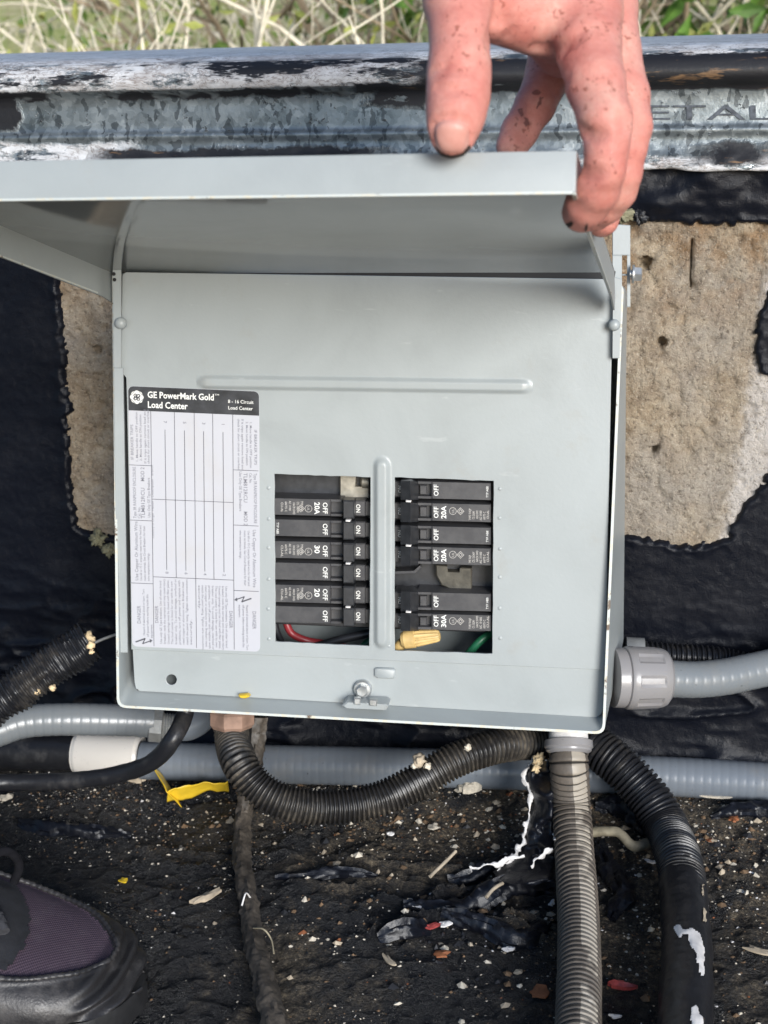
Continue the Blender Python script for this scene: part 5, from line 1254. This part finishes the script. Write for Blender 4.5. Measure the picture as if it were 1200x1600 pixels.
palm = [[(800,-330,.600,85),(805,-200,.605,92),(830,-120,.61,92),(885,-30,.61,72)], [(830,-120,.61,80),(905,10,.625,62)], [(830,-120,.625,80),(880,10,.645,58)], [(742,-118,.590,66),(770,-40,.585,52)],
        [(722,0,.575,46),(790,8,.585,52),(850,20,.592,58),(905,30,.598,58)], [(790,-70,.600,80),(880,-60,.605,85)], [(850,40,.612,46),(880,75,.635,46)],
        [(800,-330,.600,85),(770,-560,.570,105),(730,-900,.52,130)]]
SEG = {k: capsules([v])[0] for k, v in (('thumb', thumb), ('index', index), ('middle', middle), ('ring', ring_), ('pinky', pinky))}
PSEG = [s for ch in capsules(palm) for s in ch]
allp = np.array([p for S_ in list(SEG.values())+[PSEG] for s in S_ for p in (s[0], s[1])]); h_ = .00105
lo = allp.min(0)-.036; hi = allp.max(0)+.036
nxyz = np.ceil((hi-lo)/h_).astype(int)+1
axs = [lo[i]+h_*np.arange(nxyz[i]) for i in range(3)]
def sdf_chain(segs, k):
    Fd = np.full(nxyz, .03, np.float32)
    for a, b, ra, rb in segs:
        R = max(ra, rb)+.022; l_ = np.clip(((np.minimum(a, b)-R-lo)/h_).astype(int), 0, nxyz); u_ = np.clip(((np.maximum(a, b)+R-lo)/h_).astype(int)+2, 0, nxyz)
        X, Y, Z = np.meshgrid(axs[0][l_[0]:u_[0]], axs[1][l_[1]:u_[1]], axs[2][l_[2]:u_[2]], indexing='ij'); e = b-a
        t = np.clip(((X-a[0])*e[0]+(Y-a[1])*e[1]+(Z-a[2])*e[2])/(e@e), 0, 1)
        d = np.sqrt((X-a[0]-t*e[0])**2+(Y-a[1]-t*e[1])**2+(Z-a[2]-t*e[2])**2)-(ra+(rb-ra)*t)
        sl_ = (slice(l_[0], u_[0]), slice(l_[1], u_[1]), slice(l_[2], u_[2])); f = Fd[sl_]
        hh = np.clip(.5+.5*(d-f)/k, 0, 1); Fd[sl_] = d*(1-hh)+f*hh-k*hh*(1-hh)
    return Fd
def smin(a, b, k):
    hh = np.clip(.5+.5*(b-a)/k, 0, 1); return b*(1-hh)+a*hh-k*hh*(1-hh)
PF = sdf_chain(PSEG, .010); HF = PF.copy()
for nm, s in SEG.items(): HF = np.minimum(HF, smin(PF, sdf_chain(s, .0025), .0055))
# creases pressed into the joints (photo: thumb joint, finger joints, thumb web)
def hit_hand(u, v):
    """first point of the hand's surface along the photo ray"""
    d = ray(u, v); t = .50
    while t < .72:
        p = CPOS+d*t; q = (np.array(p[:])-lo)/h_
        if (q < 1).any() or (q > np.array(HF.shape)-3).any(): t += .002; continue
        i, j, k = q.astype(int); f_ = float(HF[i, j, k])
        if f_ < h_*.5: return p
        t += max(.0006, min(f_*.8, .01))
    return None
def groove(px, r, depth):
    global HF
    P = [np.array(p[:]) for p in px]
    for a, b in zip(P, P[1:]):
        if np.linalg.norm(b-a) < 1e-5: continue
        R = r*3; l_ = np.clip(((np.minimum(a, b)-R-lo)/h_).astype(int), 0, nxyz); u_ = np.clip(((np.maximum(a, b)+R-lo)/h_).astype(int)+2, 0, nxyz)
        X, Y, Z = np.meshgrid(axs[0][l_[0]:u_[0]], axs[1][l_[1]:u_[1]], axs[2][l_[2]:u_[2]], indexing='ij'); e = b-a
        t = np.clip(((X-a[0])*e[0]+(Y-a[1])*e[1]+(Z-a[2])*e[2])/(e@e), 0, 1); d2 = (X-a[0]-t*e[0])**2+(Y-a[1]-t*e[1])**2+(Z-a[2]-t*e[2])**2
        sl_ = (slice(l_[0], u_[0]), slice(l_[1], u_[1]), slice(l_[2], u_[2])); HF[sl_] = np.maximum(HF[sl_], HF[sl_]+depth*np.exp(-d2/r**2))
def surf_px(u, v, D): return atD(u, v, D)
for (pts_, r_, d_) in [
    ([(678,111),(695,103),(714,100),(733,104),(748,112)], .0018, .0013), ([(684,119),(714,112),(742,119)], .0013, .0008), ([(685,137),(712,138),(735,136)], .0016, .0010), ([(690,145),(712,146),(728,144)], .0012, .0006),
    ([(690,88),(715,84),(738,89)], .0013, .0005), ([(679,196),(688,186),(706,183),(724,187),(733,198)], .0014, .0012), ([(679,196),(679,215),(684,228)], .0012, .0009), ([(733,198),(734,215),(730,228)], .0012, .0009),
    ([(908,203),(918,209),(932,211),(944,209)], .0024, .0020), ([(912,214),(930,218)], .0014, .0008), ([(904,266),(916,271),(930,272),(944,270)], .0024, .0020), ([(912,278),(928,280)], .0013, .0008),
    ([(985,180),(974,184),(966,194)], .0014, .0009), ([(988,190),(976,193),(968,201)], .0014, .0010), ([(986,200),(977,202),(970,208)], .0013, .0008), ([(985,172),(975,173),(968,180)], .0012, .0006),
    ([(1016,186),(1006,189),(998,190)], .0013, .0009), ([(1017,196),(1006,198),(999,197)], .0013, .0009), ([(1008,226),(998,222),(990,216)], .0013, .0008),
    ([(768,66),(776,52),(781,30),(784,5),(786,-20)], .0036, .0026), ([(775,66),(790,56),(800,44)], .0018, .0012), ([(838,74),(858,80),(880,76),(900,66)], .0030, .0018), ([(890,66),(905,50),(925,44)], .0016, .0007),
    ([(850,60),(880,40),(900,20)], .0014, .0006), ([(800,30),(830,24),(870,12)], .0014, .0004), ([(868,145),(884,132),(890,120)], .0018, .0008)]:
    groove([P_ for P_ in (hit_hand(u, v) for u, v in pts_) if P_ is not None], r_, d_)
def surface_nets(Fv, lo, h):
    ins = Fv < 0; n0 = np.array(Fv.shape)-1
    c = [ins[i:i+n0[0], j:j+n0[1], k:k+n0[2]] for i in (0, 1) for j in (0, 1) for k in (0, 1)]
    any_ = np.logical_or.reduce(c); all_ = np.logical_and.reduce(c); act = any_ & ~all_
    I, J, K = np.nonzero(act); pos = np.zeros((len(I), 3)); cnt = np.zeros(len(I))
    cor = [(i, j, k) for i in (0, 1) for j in (0, 1) for k in (0, 1)]
    val = {q: Fv[I+q[0], J+q[1], K+q[2]] for q in cor}
    for a in cor:
        for ax_ in range(3):
            if a[ax_] == 0:
                b = list(a); b[ax_] = 1; b = tuple(b); fa, fb = val[a], val[b]; m = (fa < 0) != (fb < 0)
                t = np.where(m, fa/np.where(m, fa-fb, 1), 0)
                p = np.array(a, float)[None]+t[:, None]*(np.array(b)-np.array(a))[None]; pos[m] += p[m]; cnt[m] += 1
    pos = pos/cnt[:, None]+np.stack([I, J, K], 1); vid = np.full(n0, -1, np.int64); vid[I, J, K] = np.arange(len(I)); quads = []
    for ax_ in range(3):
        o1, o2 = [(1, 2), (2, 0), (0, 1)][ax_]
        sA = [slice(None)]*3; sB = [slice(None)]*3; sA[ax_] = slice(0, -1); sB[ax_] = slice(1, None)
        m = ins[tuple(sA)] != ins[tuple(sB)]; G = np.argwhere(m); G = G[(G[:, o1] > 0) & (G[:, o2] > 0) & (G[:, o1] < n0[o1]) & (G[:, o2] < n0[o2])]
        def q(d1, d2): A = G.copy(); A[:, o1] -= d1; A[:, o2] -= d2; return vid[A[:, 0], A[:, 1], A[:, 2]]
        Q = np.stack([q(0, 0), q(1, 0), q(1, 1), q(0, 1)], 1); st = ins[tuple(sA)][G[:, 0], G[:, 1], G[:, 2]]; Q[~st] = Q[~st][:, ::-1]; quads.append(Q)
    Q = np.concatenate(quads); Q = Q[(Q >= 0).all(1)]; return lo+pos*h, Q
HV, HQ = surface_nets(HF, lo, h_)
me = bpy.data.meshes.new('person'); me.from_pydata(HV.tolist(), [], HQ.tolist()); me.update()
bm = bmesh.new(); bm.from_mesh(me)
for _ in range(2): bmesh.ops.smooth_vert(bm, verts=bm.verts[:], factor=.5, use_axis_x=True, use_axis_y=True, use_axis_z=True)
bmesh.ops.recalc_face_normals(bm, faces=bm.faces[:]); bm.to_mesh(me); bm.free()
def skin_mat():
    t = NT('sunburnt_skin'); pos = t.world_pos()
    big = t.noise(38, 6, .7, vec=pos); fine = t.noise(380, 5, .7, vec=pos); pore = t.vor(900, vec=pos)
    b = t.ramp(big, [(.3, (.54, .175, .140)), (.52, (.64, .275, .222)), (.72, (.70, .40, .32))])
    b = t.mix(t.math('MULTIPLY', t.ramp(fine, [(.4, 0.), (.7, 1.)]), .22), b, (.44, .13, .10))
    sel = t.ramp(t.noise(45, 4, .6, vec=pos), [(.47, 0.), (.57, 1.)]); sp = t.ramp(t.noise(420, 3, .6, vec=pos), [(.585, 0.), (.64, 1.)])
    sx_ = t.sep(pos)
    b = t.mix(t.math('MULTIPLY', t.math('MULTIPLY', sel, sp), .8), b, (.25, .06, .035))
    t.setp(base=b, rough=t.ramp(fine, [(.3, .42), (.7, .58)]), sss=.12, spec=.4)
    t.b.inputs['Subsurface Radius'].default_value = (1, .35, .2); t.b.inputs['Subsurface Scale'].default_value = .004
    wr_ = t.noise(150, 5, .65, vec=pos, dist=1.0)
    cell = t.vor(820, 'DISTANCE_TO_EDGE', vec=pos); st_ = t.n('ShaderNodeMapping'); st_.inputs['Rotation'].default_value = (0, 0.25, 0); st_.inputs['Scale'].default_value = (.35, .6, 1.6); t.l(pos, st_.inputs['Vector'])
    line_ = t.noise(210, 4, .6, vec=st_.outputs['Vector'], dist=.6)
    t.bump(t.math('ADD', t.math('MULTIPLY', t.math('MINIMUM', cell, .12), 3.0), t.math('ADD', t.math('MULTIPLY', line_, .8), t.math('MULTIPLY', wr_, .25))), .45, .0010); return t.m
M['skin'] = skin_mat(); me.materials.append(M['skin'])
hand = link('person', me, None, True, 180); tag(hand, "person's bare sunburnt hand gripping the right front corner of the lid", 'person')
setorigin(hand, atD(720, 240, .56))
bpy.context.view_layer.update()
nail_m = NT('fingernail'); nf_ = nail_m.noise(120, 4); nail_m.setp(base=nail_m.ramp(nf_, [(.3, (.56, .25, .20)), (.7, (.63, .33, .27))]), rough=.45); M['nail'] = nail_m.m
M['grime'] = plain('black_grime', (.035, .022, .017), .8, 0, 300, .4)
M['smudge'] = plain('grease_smudge', (.25, .10, .085), .7, 0, 200, .4)
def on_hand(name, px, mat, lift, thick, res=30, noise=0.0, seed=0):
    q = conform(name, px, hand, lift, mat, None, thick, res, noise, seed)
    if q: wchild(q, hand)
    return q
def superell(cu_, cv_, a, b, e=2.6, tilt=0., k=40, top=1.0):
    out = []
    for i in range(k):
        t = 2*math.pi*i/k; x = a*math.copysign(abs(math.cos(t))**(2/e), math.cos(t)); y = b*math.copysign(abs(math.sin(t))**(2/e), math.sin(t)); out.append((cu_+x*math.cos(tilt)-y*math.sin(tilt), cv_+x*math.sin(tilt)+y*math.cos(tilt)))
    return out
on_hand('fingernail', superell(706, 213, 26, 25, 2.8), M['nail'], .0002, .00035, 44)
on_hand('nail_grime', [(680,228),(690,239),(706,243),(722,239),(733,226),(735,231),(724,243),(706,248),(688,243)], M['grime'], .0002, .0002, 44)
for k, px in enumerate([[(830,143),(840,140),(846,145),(838,149),(831,148)], [(843,150),(850,152),(845,164),(838,171),(840,160)], [(809,172),(816,170),(819,180),(814,184)], [(819,184),(826,184),(827,194),(822,200),(818,192)], [(884,350),(893,345),(896,349),(888,356)], [(914,352),(918,349),(917,360),(913,364)]]):
    on_hand('grease_smudge', px, M['smudge'] if k < 4 else M['grime'], .00015, .0001, 26, 2.5, k)

# ================================================================== BEYOND THE WALL
def hill_mat():
    t = NT('rough_grass'); pos = t.world_pos(); n_ = t.noise(1.3, 6, .65, vec=pos); f = t.noise(14, 6, .75, vec=pos); x = t.sep(pos)[0]
    g_ = t.ramp(f, [(.3, (.24, .30, .07)), (.55, (.44, .46, .15)), (.75, (.62, .57, .30))])
    d = t.ramp(t.noise(2.2, 5, .7, vec=pos), [(.40, 0.), (.62, 1.)])
    b = t.mix(d, g_, t.ramp(f, [(.3, (.44, .36, .19)), (.7, (.74, .64, .40))]))
    t.setp(base=b, rough=.95, spec=.1); t.bump(f, .6, .05); return t.m
hx = np.linspace(-14, 14, 120); hy = np.r_[np.linspace(.34, 6, 60), np.linspace(6.3, 60, 60)]
HX, HY = np.meshgrid(hx, hy, indexing='ij')
HZ = -.55+.06*(HY-.3)+.30*np.clip(HY-3.2, 0, 60)**1.05*.55+.10*fbm(HX*.7, HY*.7, 0, 4, 131)
me = grid_mesh('hillside', np.stack([HX, HY, HZ], -1)); me.materials.append(hill_mat()); hl = link('hillside', me, None, True, 180); tag(hl, 'overgrown grassy slope beyond the parapet', None, None, 'structure')
def hill_z(x, y):
    return -.55+.06*(y-.3)+.30*max(y-3.2, 0)**1.05*.55
M['twig_pale'] = plain('bleached_twig', (.80, .71, .54), .85, 0, 30, .35)
M['twig_brown'] = plain('brown_twig', (.34, .26, .17), .85, 0, 30, .35)
def leaf_mat(name, a, b):
    t = NT(name); r = t.n('ShaderNodeObjectInfo'); f = t.noise(9, 4, .7, vec=t.world_pos()); f2 = t.noise(70, 2, .5, vec=t.world_pos())
    t.setp(base=t.ramp(t.math('ADD', t.math('MULTIPLY', f, .6), t.math('MULTIPLY', f2, .4)), [(.35, a), (.65, b)]), rough=.5, spec=.3)
    t.b.inputs['Transmission Weight'].default_value = 0.0; return t.m
M['leaf_green'] = leaf_mat('green_leaf', (.045, .085, .018), (.16, .24, .045)); M['leaf_olive'] = leaf_mat('olive_leaf', (.20, .23, .05), (.50, .50, .14))
M['leaf_bright'] = leaf_mat('bright_leaf', (.06, .13, .02), (.16, .30, .05)); M['straw'] = leaf_mat('dry_straw', (.48, .40, .22), (.76, .67, .43))
def shrub(x, y, H, spread, nb, nleaf, leafm, twm, label, seed, lsize=.03, cat='shrub', group=None):
    r = random.Random(seed); z0 = hill_z(x, y)-.05; root = empty('dry_shrub' if nleaf < 2000 else 'leafy_shrub', None, (x, y, z0)); tag(root, label, cat, group)
    mb = MB(); tips = []
    def grow(p, d, L_, r0, lev):
        k = 7; pts = [p]; dd = d.copy()
        for i in range(k):
            dd = (dd+Vector((r.uniform(-.25, .25), r.uniform(-.25, .25), r.uniform(-.12, .2)))*(.9 if lev else .6)).normalized(); pts.append(pts[-1]+dd*L_/k)
        mb.tube(pts, [r0*(1-.65*i/k) for i in range(k+1)], 6 if lev else 8)
        for q in pts[2:]: tips.append((q, lev))
        if lev < 2:
            for i in range(r.randint(3, 5)):
                j = r.randint(2, k); nd = (dd+Vector((r.uniform(-1.1, 1.1), r.uniform(-1.1, 1.1), r.uniform(-.5, .7)))).normalized(); grow(pts[j], nd, L_*r.uniform(.4, .7), r0*.5, lev+1)
    if nleaf < 2000:
        for b in range(70):
            p = Vector((r.gauss(0, .55), r.gauss(0, .35), r.uniform(.15, 1.0)*H)); a = r.uniform(0, 6.28); d = Vector((math.cos(a), math.sin(a)*.5, r.uniform(-.5, .9))).normalized(); pts = [p]; L_ = r.uniform(.25, .8); bend = Vector((r.gauss(0, .3), r.gauss(0, .2), r.gauss(0, .3)))
            for i in range(9): d = (d+bend*.3+Vector((r.gauss(0, .14), r.gauss(0, .1), r.gauss(0, .14)))).normalized(); pts.append(pts[-1]+d*L_/9)
            r0 = .0022+.0065*r.random()**3; mb.tube(pts, [r0*(1-.6*i/9) for i in range(10)], 5)
            tips += [(q, 1) for q in pts[2::2]]
    for b in range(nb):
        a = r.uniform(0, 6.28); d = Vector((math.cos(a)*spread, math.sin(a)*spread, 1)).normalized(); grow(Vector((r.uniform(-.15, .15), r.uniform(-.1, .1), 0)), d, H*r.uniform(.8, 1.25), r.uniform(.007, .017), 0)
    mb.build('branches', twm, root, True, 180)
    lf = MB()
    for i in range(nleaf):
        q, lev = r.choice(tips); c = q+Vector((r.gauss(0, .07), r.gauss(0, .07), r.gauss(0, .07))); s = lsize*r.uniform(.5, 1.3)
        a = Vector((r.gauss(0, 1), r.gauss(0, 1), r.gauss(0, 1))).normalized(); b = a.cross(Vector((r.gauss(0, 1), r.gauss(0, 1), r.gauss(0, 1)))).normalized(); n3 = a.cross(b)
        lf.add([c-a*s, c+b*s*.38+n3*s*.08, c+a*s, c-b*s*.38+n3*s*.08], [(0, 1, 2, 3)])
    if nleaf: 
        o = lf.build('foliage', leafm, root, False); o['kind'] = 'stuff'
    return root
SH = [(-1.05, 2.2, .85, 1.3, 16, 495, 'leaf_olive', 'twig_pale', 'bleached bare shrub beyond the wall at the far left'),
      (-.62, 2.6, .95, 1.2, 16, 585, 'leaf_olive', 'twig_pale', 'dry twiggy shrub with olive leaves left of centre beyond the coping'),
      (-.30, 2.1, .80, 1.3, 15, 405, 'leaf_olive', 'twig_pale', 'pale bare shrub beyond the coping, left of the hand'),
      (-.16, 3.0, 1.1, .9, 14, 540, 'leaf_olive', 'twig_brown', 'brown twiggy shrub standing behind the pale one near the hand'),
      (-.85, 3.4, 1.2, .7, 12, 1800, 'leaf_green', 'twig_brown', 'taller green flecked shrub at the back left of the slope'),
      (-1.55, 3.0, 1.1, .9, 10, 315, 'leaf_olive', 'twig_pale', 'wide dry shrub just outside the left edge')]
for i, a in enumerate(SH): shrub(*a[:6], M[a[6]], M[a[7]], a[8], 200+i, .022, 'shrub', 'dry shrubs beyond the wall')
shrub(.30, 2.7, .95, .7, 8, 2600, M['leaf_bright'], M['twig_brown'], 'leafy green shrub beyond the coping at the right edge', 300, .045)
shrub(.55, 3.6, 1.2, .8, 9, 2800, M['leaf_green'], M['twig_brown'], 'darker leafy shrub farther back at the right', 301, .045)
shrub(-.02, 5.2, 1.5, .8, 8, 2200, M['leaf_green'], M['twig_brown'], 'distant green bush behind the hand', 302, .06)
mb = MB(); rg = random.Random(9)
for i in range(4200):
    y = .9+5.0*rg.random()**1.2; x = -.25*y+rg.uniform(-.45, .40)*y*1.5
    z = hill_z(x, y); H_ = rg.uniform(.15, .55)*(1 if y > 1.6 else .8); a = rg.uniform(0, 6.28); lean = rg.uniform(.2, 1.1)*H_; w_ = rg.uniform(.0015, .004)
    dx, dy = math.cos(a)*lean, math.sin(a)*lean; wx_2, wy_2 = math.cos(a+1.57)*w_, math.sin(a+1.57)*w_
    mb.add([(x-wx_2, y-wy_2, z), (x+wx_2, y+wy_2, z), (x+dx*.4+wx_2*.8, y+dy*.4+wy_2*.8, z+H_*.6), (x+dx*.4-wx_2*.8, y+dy*.4-wy_2*.8, z+H_*.6), (x+dx, y+dy, z+H_)], [(0, 1, 2, 3), (3, 2, 4)], 0 if rg.random() < .68 else 1)
o = mb.build('tall_grass', [M['straw'], M['leaf_olive']], None, False); tag(o, 'tall dry grass on the slope beyond the wall', None, None, 'stuff')
